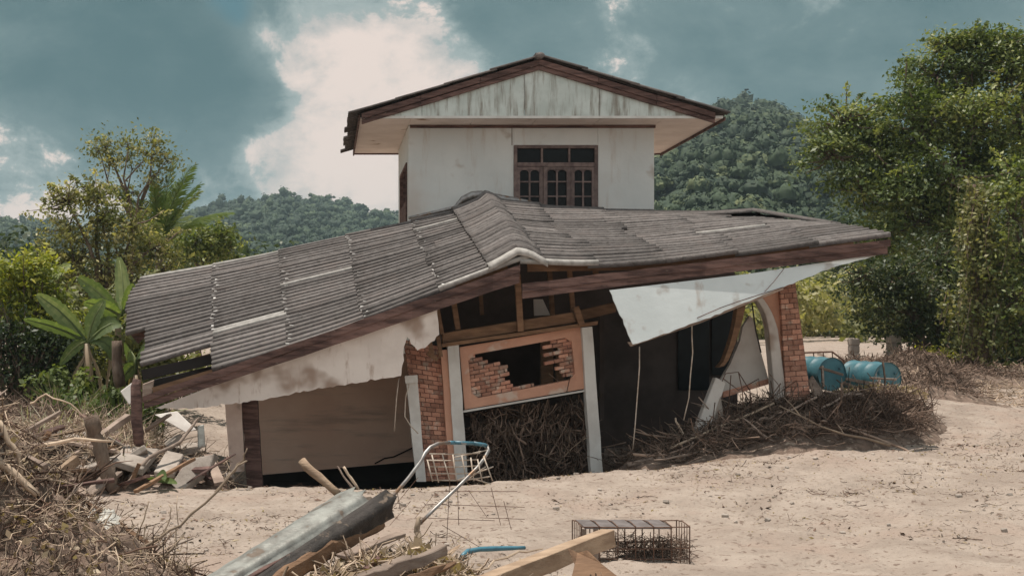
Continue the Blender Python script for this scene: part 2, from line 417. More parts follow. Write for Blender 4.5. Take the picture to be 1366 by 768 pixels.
mBan = leafmat('banana leaf', (.075, .11, .045), (.15, .20, .075), (.33, .36, .16), .35)
mBanD = leafmat('dry banana leaf', (.28, .20, .13), (.36, .27, .18), (.45, .36, .25), .2)
mGrass = leafmat('pale grass blades', (.30, .29, .20), (.44, .42, .31), (.58, .53, .42), .25)
# ---------------------------------------------------------------- ground
gcp = [(-200, 9, 0), (430, 9, 0), (900, 9, 0), (1500, 9, .05), (0, 13, .05), (430, 13, 0), (900, 13, 0), (1366, 13, .12), (-300, 16, .3),
       (60, 16, .08), (200, 16.9, .02), (350, 17.2, -.03), (560, 17.2, 0.03), (700, 17.2, .13), (850, 17.3, .25), (1060, 18, .40), (1230, 19, .56), (1366, 24, .70), (1600, 22, .7), (1600, 30, 1.2),
       (250, 18.6, .02), (350, 18.6, -.40), (560, 18.6, -.35), (700, 18.6, -.15), (850, 18.8, 0), (350, 22, -.5), (560, 22, -.5), (900, 22, -.2), (900, 25, .1), (700, 25, 0), (300, 25, 0),
       (1070, 20, .62), (1130, 22, 1.0), (1200, 25, 1.0), (1300, 30, 1.2), (1250, 38, 1.43), (1420, 38, 1.45), (1130, 33, 1.35), (1150, 45, 1.75), (1000, 40, 1.4), (1200, 70, 2.4), (700, 60, 1.5),
       (0, 26, .62), (120, 25, .52), (0, 32, .85), (180, 20, .25), (100, 20, .35), (0, 20, .5), (-300, 30, 1), (0, 60, 1.4), (430, 40, .8), (2400, 40, 2), (-1500, 40, 1.5), (600, 150, 2.5), (1500, 150, 3), (-300, 150, 2.5)]
GX = np.array([(px - CX) * Y / F for px, Y, z in gcp]); GY = np.array([Y for _, Y, _ in gcp], float); GZ = np.array([z for *_, z in gcp], float)
_A = np.sqrt((GX[:, None] - GX[None]) ** 2 + (GY[:, None] - GY[None]) ** 2 + .6)
_m = len(GX)
_M = np.zeros((_m + 1, _m + 1)); _M[:_m, :_m] = _A; _M[_m, :_m] = 1; _M[:_m, _m] = 1
_w = np.linalg.solve(_M + np.eye(_m + 1) * 0.02 * np.r_[np.ones(_m), 0], np.r_[GZ, 0])
def gz0(x, y):
    x = np.asarray(x, float); y = np.asarray(y, float)
    fade = np.clip((np.hypot(x, y) - 150) / 200, 0, 1)
    xs = x * (1 - fade) + fade * 0; ys = np.clip(y, 0, 160) * (1 - fade) + fade * 150
    r = np.full(x.shape, _w[-1])
    for i in range(_m): r = r + _w[i] * np.sqrt((xs - GX[i]) ** 2 + (ys - GY[i]) ** 2 + .6)
    return np.clip(r, -1, 4)
def gz(x, y):
    z = gz0(x, y)
    x = np.asarray(x, float); y = np.asarray(y, float)
    near = np.clip(1 - (np.hypot(x - 3, y - 15) - 25) / 20, 0.15, 1)
    z = z + near * (.10 * fbm(x, y, 3, .35) + .05 * fbm(x, y, 3, 1.6) * 1)
    z = z + .02 * fbm(x, y, 3, 6.5) * near
    z = z + near * (.03 * fbm(x * .4, y, 4, 3.2) + .045 * np.abs(fbm(x, y, 3, 2.6)))
    # trodden dents
    d = fbm(x * .7, y, 2, 3.1)
    return z - .11 * np.clip(d - .20, 0, .25) * near
def g1(x, y): return float(gz(np.array([x]), np.array([y]))[0])
def axis(a, b, st, lo, hi):
    c = list(np.arange(a, b + 1e-6, st)); s = st; x = a
    L = []
    while x > lo: s *= 1.14; x -= s; L.append(x)
    Rr = []; s = st; x = b
    while x < hi: s *= 1.14; x += s; Rr.append(x)
    return np.array(L[::-1] + c + Rr)
xs = axis(-5.5, 13.5, .055, -1500, 1500); ys = axis(9, 22, .055, -300, 1700)
Xg, Yg = np.meshgrid(xs, ys); Zg = gz(Xg, Yg)
nx, ny = len(xs), len(ys)
idx = np.arange(nx * ny).reshape(ny, nx)
Q = np.stack([idx[:-1, :-1], idx[:-1, 1:], idx[1:, 1:], idx[1:, :-1]], -1).reshape(-1, 4)
struct(npmesh('ground', np.stack([Xg, Yg, Zg], -1).reshape(-1, 3), Q, mMud, loc=(0, 0, 0), attr=np.zeros(len(Q)), smooth=True))

# ---------------------------------------------------------------- hills
def crest(pts, px): return np.interp(px, [p[0] for p in pts], [p[1] for p in pts])
def hillz(pts, Y0, Yc, X, Y):
    px = CX + F * X / Y
    py = crest(pts, px)
    zc = EYE + (CY - py) * Yc / F
    t = np.clip((Y - Y0) / (Yc - Y0), 0, 1)
    back = np.clip((Y - Yc) / 300, 0, 1)
    s = t ** .9
    return 2.5 + (zc - 2.5) * s * (1 - back ** 1.5) + 5 * fbm(X, Y, 3, .014) * np.sin(np.pi * np.clip(t, 0, 1)) 
LH = [(-2500, 470), (-900, 330), (-300, 285), (0, 296), (60, 302), (110, 312), (190, 305), (250, 292), (300, 277), (370, 268), (430, 273), (480, 284), (545, 296), (620, 330), (900, 400), (3000, 470)]
RH = [(-500, 470), (600, 420), (760, 320), (820, 262), (880, 200), (905, 180), (940, 163), (985, 152), (1030, 158), (1060, 172), (1110, 196), (1170, 225), (1260, 240), (1366, 250), (1800, 260), (3000, 400)]
def hill(name, pts, Y0, Yc, px0, px1):
    pxs = np.linspace(px0, px1, 160); Ys = np.concatenate([np.linspace(Y0, Yc, 50), np.linspace(Yc, Yc + 300, 16)[1:]])
    PX, YY = np.meshgrid(pxs, Ys); X = (PX - CX) * YY / F; Z = hillz(pts, Y0, Yc, X, YY)
    idx = np.arange(X.size).reshape(X.shape)
    Q = np.stack([idx[:-1, :-1], idx[:-1, 1:], idx[1:, 1:], idx[1:, :-1]], -1).reshape(-1, 4)
    struct(npmesh(name, np.stack([X, YY, Z - .5], -1).reshape(-1, 3), Q, mForestF if Yc > 500 else mForest, loc=(0, 0, 0), attr=np.full(len(Q), .2), smooth=True))
hill('far_hill', LH, 260, 700, -2500, 2800)
hill('near_hill', RH, 110, 450, 300, 2600)
def forest(name, label, pts, Y0, Yc, px0, px1, n, rad, cards, mt, pymax, seed):
    g = np.random.default_rng(seed)
    px = g.uniform(px0, px1, n); t = g.uniform(.06, 1.02, n)
    Y = Y0 + (Yc - Y0) * t
    X = (px - CX) * Y / F; Z = hillz(pts, Y0, Yc, X, Y) - 1.0
    py = CY - (Z - EYE) * F / Y
    k = py < pymax; X, Y, Z = X[k], Y[k], Z[k]; n = len(X)
    r = rad * (Y / Yc) ** .5 * np.exp(np.clip(g.normal(size=n), -2, 1.3) * .3); hgt = r * g.uniform(.6, 1.1, n)
    tall = g.random(n) < .1; hgt = np.where(tall, hgt * 1.5, hgt); r = np.where(tall, r * .7, r)
    hue = np.clip(g.beta(1.1, 1.9, n) + .3 * fbm(X, Y, 2, .02), 0, 1)
    # each crown: several lobes, each lobe covered with leaf clumps
    nl = 5
    LC = np.stack([X, Y, Z + hgt * .25], 1)[:, None, :] + np.clip(g.normal(size=(n, nl, 3)), -1.25, 1.25) * np.stack([r, r, hgt * .8], 1)[:, None, :] * .5
    lr = r[:, None] * g.uniform(.22, .52, (n, nl))
    LC = LC.reshape(-1, 3); lr = lr.ravel(); m = cards // nl
    D = g.normal(size=(len(LC), m, 3)); D[..., 2] = np.abs(D[..., 2]) * 1.1 - .25; D[..., 1] -= .25
    D /= np.linalg.norm(D, axis=2, keepdims=True)
    C = LC[:, None, :] + D * (lr[:, None, None] * g.uniform(.84, 1.14, (len(LC), m, 1)))
    N = D + g.normal(size=D.shape) * .25 + np.array([0, 0, .3])
    V, Q = leafcards(C.reshape(-1, 3), N.reshape(-1, 3), (np.repeat(lr, m) * g.uniform(.28, .60, len(lr) * m)), g, asp=.85)
    a = np.repeat(np.repeat(hue, nl), m) + g.normal(size=len(Q)) * .10
    o = npmesh(name, V, Q, mt, loc=(0, 0, 0), attr=np.clip(a, 0, 1))
    n1, n2 = 9, 6; th = np.arange(n1) * 2 * np.pi / n1; ph = np.linspace(-.5, 1.5, n2)
    Bd = np.stack([np.cos(th)[:, None] * np.cos(ph)[None], np.sin(th)[:, None] * np.cos(ph)[None], np.broadcast_to(np.sin(ph), (n1, n2))], -1).reshape(-1, 3)
    ii = np.arange(n1)[:, None]; jj = np.arange(n2 - 1)[None]; qs = np.stack([ii * n2 + jj, ((ii + 1) % n1) * n2 + jj, ((ii + 1) % n1) * n2 + jj + 1, ii * n2 + jj + 1], -1).reshape(-1, 4)
    V2 = (LC[:, None, :] + Bd[None] * (lr[:, None] * g.uniform(.50, 1.0, (len(LC), len(Bd))))[..., None]).reshape(-1, 3)
    Q2 = (qs[None] + (np.arange(len(LC)) * len(Bd))[:, None, None]).reshape(-1, 4)
    a2 = np.repeat(np.repeat(hue, nl) * .8, len(qs)) + g.normal(size=len(Q2)) * .08
    npmesh('crown_mass', V2, Q2, mt, parent=o, attr=np.clip(a2, 0, 1))
    stuff(o, label, 'forest')
    return o
forest('far_forest', 'far blue-green forest covering the long low hill beyond the left trees', LH, 260, 700, -250, 620, 3300, 5.2, 60, mForestF, 385, 11)
forest('near_forest', 'dense forest covering the steep hill behind the right side of the house', RH, 110, 450, 830, 1700, 3600, 5.0, 120, mForest, 445, 12)

# ---------------------------------------------------------------- house
def T(px, py, Y): return at(px, py, Y)
house = thing('house', 'flood-wrecked two-storey house with white upper room and collapsed grey ribbed lower roof', 'house', (2.9, 21.5, -0.4))
def part(mb, name, mats, smooth=False, bevel=0, label=None, parent=None):
    o = mb.build(name, mats, parent or house, smooth=smooth, bevel=bevel)
    if label: o['label'] = label
    return o
UY = 25.0
XL, XR, ZT, YB = 1.69, 6.51, 6.235, 28.3
wx0, wx1 = at(685.5, 0, UY).x, at(797.5, 0, UY).x
wz1, wz0 = at(0, 194, UY).z, 3.9
w = MB()
th = .12
w.box((XL, UY, 0), (wx0, UY + th, ZT)); w.box((wx1, UY, 0), (XR, UY + th, ZT))
w.box((wx0, UY, wz1), (wx1, UY + th, ZT)); w.box((wx0, UY, 0), (wx1, UY + th, wz0))
sy0, sy1, sz0, sz1 = 25.35, 27.35, 3.6, 5.55
w.box((XL, UY + th, 0), (XL + th, sy0, ZT)); w.box((XL, sy1, 0), (XL + th, YB, ZT)); w.box((XL, sy0, sz1), (XL + th, sy1, ZT)); w.box((XL, sy0, 0), (XL + th, sy1, sz0))
w.box((XR - th, UY + th, 0), (XR, YB, ZT)); w.box((XL + th, YB - th, 0), (XR - th, YB, ZT))
w.box((XL + th, UY + th, 3.2), (XR - th, YB - th, 3.3))
part(w, 'upper_wall', mPlU, bevel=.01)
# thin joint lines on plaster
j = MB(); jx = at(682.5, 0, UY).x; j.box((jx, UY - .004, wz1), (jx + .012, UY, ZT)); j.box((at(545, 0, UY).x + .03, UY - .03, ZT - .06), (XR + .02, UY - .002, ZT - .005))
part(j, 'cornice_strip', mWoodD)
# window
win = MB()
fw = .065
win.box((wx0, UY - .02, wz0), (wx0 + fw, UY + .1, wz1)); win.box((wx1 - fw, UY - .02, wz0), (wx1, UY + .1, wz1))
win.box((wx0 + fw, UY - .02, wz1 - .06), (wx1 - fw, UY + .1, wz1)); zt = at(0, 219, UY).z
win.box((wx0 + fw, UY - .025, zt - .05), (wx1 - fw, UY + .1, zt + .03))
for px in (723, 759.5):
    x = at(px, 0, UY).x; win.box((x - .02, UY - .01, zt + .03), (x + .02, UY + .09, wz1 - .06))
window = part(win, 'window', mWin, bevel=.006)
gl = MB(); gl.box((wx0 + fw, UY + .05, zt + .03), (wx1 - fw, UY + .056, wz1 - .06)); part(gl, 'transom_pane', mGlass, parent=window)
bounds = [(688.5, 724.5), (724.8, 760.8), (761.2, 794.5)]
for bi, (a, b) in enumerate(bounds):
    s = MB(); x0, x1 = at(a, 0, UY).x, at(b, 0, UY).x; yb, yf = UY + .05, UY - (.03 if bi == 1 else .012)
    st = .075; zb = wz0 + .02; z1 = zt - .055
    s.box((x0, yf, zb), (x0 + st, yb, z1)); s.box((x1 - st, yf, zb), (x1, yb, z1)); s.box((x0 + st, yf, z1 - .06), (x1 - st, yb, z1)); s.box((x0 + st, yf, zb), (x1 - st, yb, zb + .08))
    xm = (x0 + x1) / 2; s.box((xm - .017, yf + .01, zb + .08), (xm + .017, yb - .01, z1 - .06))
    for k, py in enumerate((242.5, 262)):
        z = at(0, py, UY).z; s.box((x0 + st, yf + .014, z - .014), (xm - .017, yb - .012, z + .014)); s.box((xm + .017, yf + .014, z - .014), (x1 - st, yb - .012, z + .014))
    for (c0, c1) in ((x0 + st, xm - .017), (xm + .017, x1 - st)):   # scalloped pane heads
        n = 8; pts = [(c0, yf + .012, z1 - .06)]
        for i in range(n + 1):
            t = i / n; pts.append((c0 + (c1 - c0) * t, yf + .012, z1 - .06 - .05 * (1 - math.sin(math.pi * t) ** .6)))
        pts.append((c1, yf + .012, z1 - .06)); s.prism(pts, (0, .02, 0))
    sash = part(s, 'sash', mWin, parent=window)
    p = MB(); p.box((x0 + st, UY + .03, zb + .08), (x1 - st, UY + .036, z1 - .06)); part(p, 'pane', mGlass, parent=window)
# dark side window with shutter
sw = MB(); sw.box((XL - .03, sy0, sz0), (XL + .06, sy0 + .07, sz1)); sw.box((XL - .03, sy1 - .07, sz0), (XL + .06, sy1, sz1)); sw.box((XL - .03, sy0 + .07, sz1 - .07), (XL + .06, sy1 - .07, sz1))
sw.box((XL - .02, (sy0 + sy1) / 2 - .03, sz0), (XL + .05, (sy0 + sy1) / 2 + .03, sz1 - .07)); sw.box((XL - .02, sy0 + .07, sz0), (XL + .03, sy1 - .07, sz0 + 1.2))
sidew = part(sw, 'side_window', mWoodD)
gl = MB(); gl.box((XL + .04, sy0 + .07, sz0 + 1.2), (XL + .046, sy1 - .07, sz1 - .07)); part(gl, 'pane', mGlass, parent=sidew)
# soffit boards
s = MB(); SX0, SX1, SY0, SY1 = .72, 7.62, 24.2, 28.75; g = .012
ysp = np.linspace(SY0, SY1, 6)
for i in range(5):
    for (a, b) in ((SX0, XL - .004), (XR + .004, SX1)):
        ya, yb2 = ysp[i] + (g / 2 if i else 0), ysp[i + 1] - g / 2
        if i == 0: ya = SY0 + .02
        s.box((a, ya, ZT), (b, yb2, ZT + .015))
xsp = np.linspace(XL - .004, XR + .004, 5)
for i in range(4): s.box((xsp[i] + g / 2, SY0 + .02, ZT + .001), (xsp[i + 1] - g / 2, UY - .002, ZT + .016))
s.box((XL, UY, ZT + .02), (XR, YB, ZT + .04)); s.box((XL, YB, ZT), (XR, SY1, ZT + .015))
part(s, 'soffit', mSof)
# gable board: two sheets with a joint
ap = at(719, 89, 24.18); gb = MB()
bl, br_ = at(499, 158, 24.18), at(957, 158, 24.18)
jo = [at(563, 158, 24.18), at(700, 158, 24.18), at(800, 158, 24.18)]
def topz(x): return bl.z + (ap.z - bl.z) * ((x - bl.x) / (ap.x - bl.x) if x < ap.x else (br_.x - x) / (br_.x - ap.x))
xsb = [bl.x] + [p.x for p in jo] + [br_.x]
for i in range(4):
    a, b = xsb[i] + .004, xsb[i + 1] - .004; pts = [(a, 24.18, bl.z), (b, 24.18, bl.z), (b, 24.18, topz(b))]
    if a < ap.x < b: pts.append((ap.x, 24.18, ap.z))
    if i > 0: pts.append((a, 24.18, topz(a)))
    gb.prism(pts, (0, .025, 0))
part(gb, 'gable_board', mGab)
lb = MB(); lb.box((bl.x - .05, 24.165, ZT - .012), (br_.x + .1, 24.215, ZT + .035)); part(lb, 'gable_trim', mWhiteP)
AP = at(719, 77, 24.15)
def uroof(side):
    ex = .52 if side < 0 else 7.66
    ez = AP.z - abs(ex - AP.x) * .305
    return ex, ez
for side in (-1, 1):
    ex, ez = uroof(side)
    b = MB(); e = Vector((ex + .22 * (-side) * 1, 24.12, 0)); e.z = AP.z - abs(e.x - AP.x) * .305
    d = (e - Vector((AP.x, 24.12, AP.z))).normalized(); nrm = Vector((d.z, 0, -d.x)) * (1 if side > 0 else -1); dn = Vector((0, 0, -1))
    for (o0, o1, y0) in ((.035, .145, 24.10), (.150, .235, 24.13)):
        A0 = Vector((AP.x, y0, AP.z)); E0 = Vector((e.x, y0, e.z))
        nseg = 24
        for k in range(nseg // 8):
            t0, t1 = k * 8 / nseg, (k + 1) * 8 / nseg; jt = random.uniform(-.006, .006)
            p0, p1 = A0.lerp(E0, t0), A0.lerp(E0, t1 - .001)
            b.prism([p0 + dn * (o0 + jt), p0 + dn * (o1 + jt), p1 + dn * (o1 + jt), p1 + dn * (o0 + jt)], (0, .05, 0))
    part(b, 'verge_board', mWoodD, bevel=.006)
    f = MB(); fx = SX0 - .03 if side < 0 else SX1 + .005
    fz = AP.z - abs(fx - AP.x) * .305
    f.box((fx, 24.18, ZT - .05), (fx + .028, SY1 + .05, fz - .04)); part(f, 'eave_board', mWoodD)
bb = MB(); bb.box((SX0, SY1, ZT - .03), (SX1, SY1 + .03, ZT + .12)); part(bb, 'back_eave_board', mWoodD)

def rib(t):
    x = t % 1.0
    return min(1, x / .05) * (1 + .12 * math.sin(math.pi * min(1, x / .7))) * (1 - .55 * max(0, x - .3)) if x < .985 else 0.0
def rib_old(t):      # rounded ribs with narrow valleys
    x = t % 1.0
    return (max(0, math.sin(math.pi * x ** .75)) ** .5) * (1 - .35 * x)
def roof_sheets(name, S, ncourse, nribs, per, lights, seed, thick=.012, rh=.07, skip=None, ext=None, ulen=1.0, label=None, tilt=.05, jit=.018, joint=True, m3=None, edge_jit=.02):
    """S(u,v)->point; u down the slope from ridge (0) to eave (1), v from front (0) to back (1)"""
    rr = random.Random(seed); V = []; Q = []; A = []; MI = []; bits = MB()
    def nor(u, v):
        e = 1e-3; du = S(u + e, v) - S(u - e, v); dv = S(u, v + e) - S(u, v - e)
        n = du.cross(dv).normalized()
        return n if n.z > 0 else -n
    for c in range(ncourse):
        r0 = 0
        while r0 < nribs:
            k = min(per, nribs - r0)
            dz = rr.uniform(-jit, jit); du = rr.uniform(-edge_jit, edge_jit); a = rr.random(); tl = rr.uniform(.0, .02)
            for q in range(k):
                ribn = r0 + q
                if skip and skip(c, ribn): continue
                mi = 1 if (c, ribn) in lights else 0
                ua, ub = c / ncourse - .025, (c + 1) / ncourse + .012 + du
                if ext: ua, ub = ext(c, ribn, ua, ub)
                aa = min(1, max(0, a + rr.uniform(-.12, .12)))
                nu, nv = 6, 9; b = len(V); VP = (0, .045, .12, .3, .5, .7, .85, .95, .984, .999)
                lift = rr.uniform(0, .006)
                for i in range(nu):
                    for jn in range(nv + 1):
                        u = ua + (ub - ua) * i / (nu - 1); v = (ribn + VP[jn]) / nribs
                        h = rh * rib(VP[jn]) + tilt * (i / (nu - 1)) + dz + tl * (q / k) + lift + .007 * vnoise(np.array(u * 9.), np.array(v * 30. + seed)).item()
                        V.append(S(u, v) + nor(u, v) * h)
                for i in range(nu - 1):
                    for jn in range(nv):
                        p = b + i * (nv + 1) + jn; Q.append((p, p + 1, p + nv + 2, p + nv + 1)); A.append(aa); MI.append(mi)
                if joint and c > 0 and rr.random() < .92:
                    u = c / ncourse + rr.uniform(-.004, .012); v = (ribn + .5) / nribs
                    M = Matrix.Rotation(rr.uniform(-.5, .5), 3, 'Z') @ Matrix.Rotation(rr.uniform(-.3, .3), 3, 'X')
                    bits.obox(S(u, v) + nor(u, v) * (rh + tilt * .2 + .006), (rr.uniform(.04, .07), rr.uniform(.06, .11), .014), M, m=2)
            r0 += k
    nb0 = len(V); V += [Vector(p) for p in bits.v]; Q += [tuple(i + nb0 for i in f) for f in bits.f]; A += bits.a; MI += bits.m
    o = npmesh(name, np.array([tuple(p) for p in V]), np.array(Q), [mSheet, mSheetL, mMort], parent=house, attr=np.array(A), mi=MI, smooth=False)
    sm = o.modifiers.new('thickness', 'SOLIDIFY'); sm.thickness = thick; sm.offset = -1
    if label: o['label'] = label
    return o
# upper roof: two slopes
for side in (-1, 1):
    ex, ez = uroof(side)
    def S(u, v, ex=ex, ez=ez): return Vector((AP.x + (ex - AP.x) * u, 24.05 + 4.9 * v, AP.z + .0 + (ez - AP.z) * u + .0))
    o = roof_sheets('upper_roof', S, 4, 26, 3, set(), 40 + side, rh=.035, tilt=.02, jit=.006, joint=False)
c = MB(); c.tube([(AP.x, 24.02, AP.z + .02), (AP.x, 29, AP.z + .02)], .09, 10, squash=.6); part(c, 'ridge_cap', mSheet, smooth=True)

# ---- lower roof, left slope
LRf, LRb = at(697, 348, 18.4), at(641, 276, 24.2)
LFf, LFb = at(188, 528, 18.4), at(203, 370, 24.0)
def SL(u, v):
    a = LRf.lerp(LRb, v); b = LFf.lerp(LFb, v)
    p = a.lerp(b, u); p.z += -.16 * math.sin(math.pi * min(1, max(0, u))) * (1 - .5 * v) * .6 + .012 * math.sin(u * 9 + v * 4)
    return p
NR = 31
def skipL(c, r): return c == 4 and r < 6
def extL(c, r, ua, ub):
    if c == 4 and r >= 15: ub += .05 * min(1, (31 - r) / 7 + .2)
    if c == 4 and r < 15: ub -= .012
    return ua, ub
lightsL = {(0, 0), (0, 25), (2, 17), (3, 8), (3, 9), (4, 30), (3, 30)}
lr = roof_sheets('left_roof_slope', SL, 5, NR, 3, lightsL, 5, skip=skipL, ext=extL, tilt=.02, rh=.062, jit=.012, label='sagging left slope of the lower roof, grey ribbed sheets falling to the yard', edge_jit=.006)
# ---- right slope
front = [(694, 352), (760, 356), (860, 354), (930, 349), (1000, 341), (1100, 329), (1191, 319)]
backc = [(645, 270), (745, 279), (830, 283), (925, 287), (1000, 291), (1004, 291.5), (1008, 292)]
def curve(pts, Y, u):
    n = len(pts) - 1; t = min(max(u, -.2), 1.2) * n; i = min(max(int(math.floor(t)), 0), n - 1); f = t - i
    p0 = pts[max(i - 1, 0)]; p1 = pts[i]; p2 = pts[i + 1]; p3 = pts[min(i + 2, n)]
    g = lambda k: .5 * (2 * p1[k] + (p2[k] - p0[k]) * f + (2 * p0[k] - 5 * p1[k] + 4 * p2[k] - p3[k]) * f * f + (-p0[k] + 3 * p1[k] - 3 * p2[k] + p3[k]) * f ** 3)
    return at(g(0), g(1), Y)
frontU = [(698, 352), (780, 357), (862, 354), (944, 347), (1026, 338), (1108, 328), (1190, 319)]
backU = [(646, 268), (706, 275), (766, 280), (826, 283.5), (886, 286), (946, 288), (1004, 290)]
NRR = 28
def SR(u, v):
    p = curve(frontU, 18.4, u).lerp(curve(backU, 24.2, u), v)
    p.z += .03 * math.sin(u * 7 + v * 5) * math.sin(math.pi * v)
    return p
lightsR = {(0, 0), (3, 11)}
roof_sheets('right_roof_slope', SR, 5, 28, 3, lightsR, 9, rh=.055, joint=False, label='right slope of the lower roof, nearly level grey ribbed sheets', edge_jit=.03, tilt=.03, jit=.02)
# ---- ridge saddle tiles
V = []; Q = []; A = []; MI = []; nt_ = 22; VP7 = (0, .05, .2, .45, .7, .9, .984)
for i in range(nt_):
    v0, v1 = i / nt_ - .004, (i + 1) / nt_ + .012
    dz = random.uniform(-.012, .02); a = random.random(); b = len(V); nu, nv = 11, 7; dl = random.uniform(-.03, .04)
    for p in range(nu):
        s = -.50 + 0.86 * p / (nu - 1) + (dl if p > 7 else 0)
        for q in range(nv):
            v = v0 + (v1 - v0) * VP7[q]
            L = SL(0, v); Rr = SR(0, v)
            if s < 0: base = SL(-s / 5.6, v)
            else: base = SR(s / 5.2, v)
            hump = .075 * math.exp(-(s / .30) ** 2) + .03
            zz = base.z + hump + .075 * rib(VP7[q]) + .02 * (1 - q / (nv - 1)) + dz
            if s > .2: zz -= (s - .2) * .35
            V.append((base.x, base.y, zz))
    for p in range(nu - 1):
        for q in range(nv - 1):
            k = b + p * nv + q; Q.append((k, k + 1, k + nv + 1, k + nv)); A.append(a); MI.append(1 if i < 1 else 0)
o = npmesh('ridge_tiles', V, Q, [mSheet, mSheetL], parent=house, attr=A, mi=MI, smooth=False)
sm = o.modifiers.new('thickness', 'SOLIDIFY'); sm.thickness = .018; sm.offset = -1
o['label'] = 'humped ridge tiles where the two lower roof slopes meet'
c = MB()
c.tube([at(545, 291, 24.5), at(585, 282, 24.5), at(607, 277, 24.45), at(618, 266, 24.45), at(630, 261, 24.4), at(641, 260, 24.4), at(652, 262.5, 24.4), at(700, 270, 24.5), at(730, 276, 24.6)], [.03, .035, .04, .07, .085, .085, .085, .06, .03], 10)
part(c, 'bent_flashing', mSteel, smooth=True)
# lifted sheets at the back of the right slope
V = []; Q = []; A = []
P0, P1, P2, P3 = at(900, 291, 23.2), at(1004, 281, 23.6), at(1112, 300, 22.3), at(960, 293, 22.2)
for (a_, b_, c_, d_) in ((at(905, 290, 23.0), at(1003, 283.5, 22.9), at(1006, 281, 24.3), at(915, 286, 24.4)), (at(1000, 282, 23.1), at(1108, 299.5, 21.4), at(1122, 301, 22.2), at(1004, 281, 24.2))):
    n1, n2 = 8, 30; b = len(V); nn = (b_ - a_).cross(d_ - a_).normalized(); nn = nn if nn.z > 0 else -nn
    for i in range(n1 + 1):
        for k in range(n2 + 1):
            p = a_.lerp(b_, i / n1).lerp(d_.lerp(c_, i / n1), k / n2) + nn * .04 * rib(k / n2 * 5); V.append(tuple(p))
    for i in range(n1):
        for k in range(n2): q = b + i * (n2 + 1) + k; Q.append((q, q + 1, q + n2 + 2, q + n2 + 1)); A.append(.3)
o = npmesh('lifted_sheet', V, Q, mSheet, parent=house, attr=A, smooth=True); sm = o.modifiers.new('t', 'SOLIDIFY'); sm.thickness = .012
o['label'] = 'roof sheet prised up at the back edge of the right slope'

# ---- rafters and purlins under the roof
r = MB()
for v in np.linspace(.06, .95, 8):
    for S_ in (SL, SR):
        a, b = S_(0.03, v), S_(.97, v); a.z -= .12; b.z -= .12; m_ = S_(.5, v); m_.z -= .12
        r.beam(a, m_, .05, .12); r.beam(m_, b, .05, .12)
part(r, 'rafters', mWoodB)
# ---- verge boards
def verge(name, pts, y, d, mt, lab=None, hh=None):
    b = MB()
    for (p, q, h0, h1, yo, dd) in pts:
        A0, B0 = at(*p, y + yo), at(*q, y + yo); n = 14; vs = []
        top = [A0.lerp(B0, k / n) + Vector((0, 0, random.uniform(-.008, .008))) for k in range(n + 1)]
        bot = [A0.lerp(B0, k / n) - Vector((0, 0, (h0 + (h1 - h0) * k / n) + random.uniform(-.009, .009))) for k in range(n + 1)]
        for k in range(n):
            b.prism([top[k], bot[k], bot[k + 1], top[k + 1]], (0, dd, 0), a=.5 + .3 * math.sin(k * 1.0))
    o = part(b, name, mt, label=lab); return o
verge('verge_board', [((190, 528), (694, 353), .10, .11, 0, .05), ((192, 537), (693, 363), .10, .15, .02, .06)], 18.28, .05, mWoodD, 'long dark double board along the front edge of the left slope')
verge('verge_board', [((697, 378), (1188, 319.5), .12, .10, 0, .05), ((697, 389), (1184, 329), .10, .10, .02, .05)], 18.26, .05, mWoodD, 'long dark double board along the front edge of the right slope')
# eave fragment at the far left
e = MB(); e.prism([at(170, 441, 21.3), at(197, 428, 21.3), at(197, 446, 21.3), at(184, 458, 21.3)], (0, .08, 0)); part(e, 'eave_board', mWoodD)
e = MB(); e.beam(at(190, 500, 19.4), at(292, 477, 19.4), .08, .16); e.beam(at(200, 512, 19.0), at(285, 492, 19.6), .06, .1); part(e, 'wall_plate', mInD)
# ---- fallen verge panels
pl = [(205, 545), (330, 496), (470, 446), (540, 420), (583, 404), (585, 432), (586, 446), (571, 460), (557, 467), (548, 458), (543, 449), (539, 462), (537, 486), (535, 501), (500, 507), (440, 516), (390, 525), (345, 534), (300, 539), (260, 544)]
def ragged(pts, st, amp, keep=0):
    out = []; rr = random.Random(12)
    for i, p in enumerate(pts):
        q = pts[(i + 1) % len(pts)]; d = math.hypot(q[0] - p[0], q[1] - p[1]); n = max(1, int(d / st)); nx_, ny_ = -(q[1] - p[1]) / (d + 1e-6), (q[0] - p[0]) / (d + 1e-6); am = 0 if i < keep else amp
        for k in range(n):
            j_ = rr.gauss(0, am) if k else 0; out.append((p[0] + (q[0] - p[0]) * k / n + nx_ * j_, p[1] + (q[1] - p[1]) * k / n + ny_ * j_))
    return out
b = MB(); b.prism([at(x, y, 18.36 + .004 * (y - 410) * .6) for x, y in ragged(pl, 5, .7, 4)], (0, .025, 0)); part(b, 'torn_panel', mSofD, label='torn dirty-white panel hanging below the left verge board')
b = MB()
def panY(x, y): return 18.36 - .006 * max(0, y - 340) * .5
pr = [(813, 387), (1000, 365), (1183, 337), (1110, 357), (1045, 383), (934, 428), (850, 458), (844, 459), (838, 446)]
b.prism([at(x, y, panY(x, y)) for x, y in ragged(pr, 7, .45, 2)], (0, .03, 0)); p_ = part(b, 'hanging_panel', mSofR, label='pale blue-white panel hanging below the right verge board')
b = MB(); b.prism([at(838, 456, 18.1), at(846, 456, 18.1), at(934, 426, 18.15), at(1045, 382, 18.25), at(1045, 386, 18.25), at(934, 431, 18.15), at(842, 462, 18.1)], (0, .06, 0)); part(b, 'panel_batten', mWoodG)
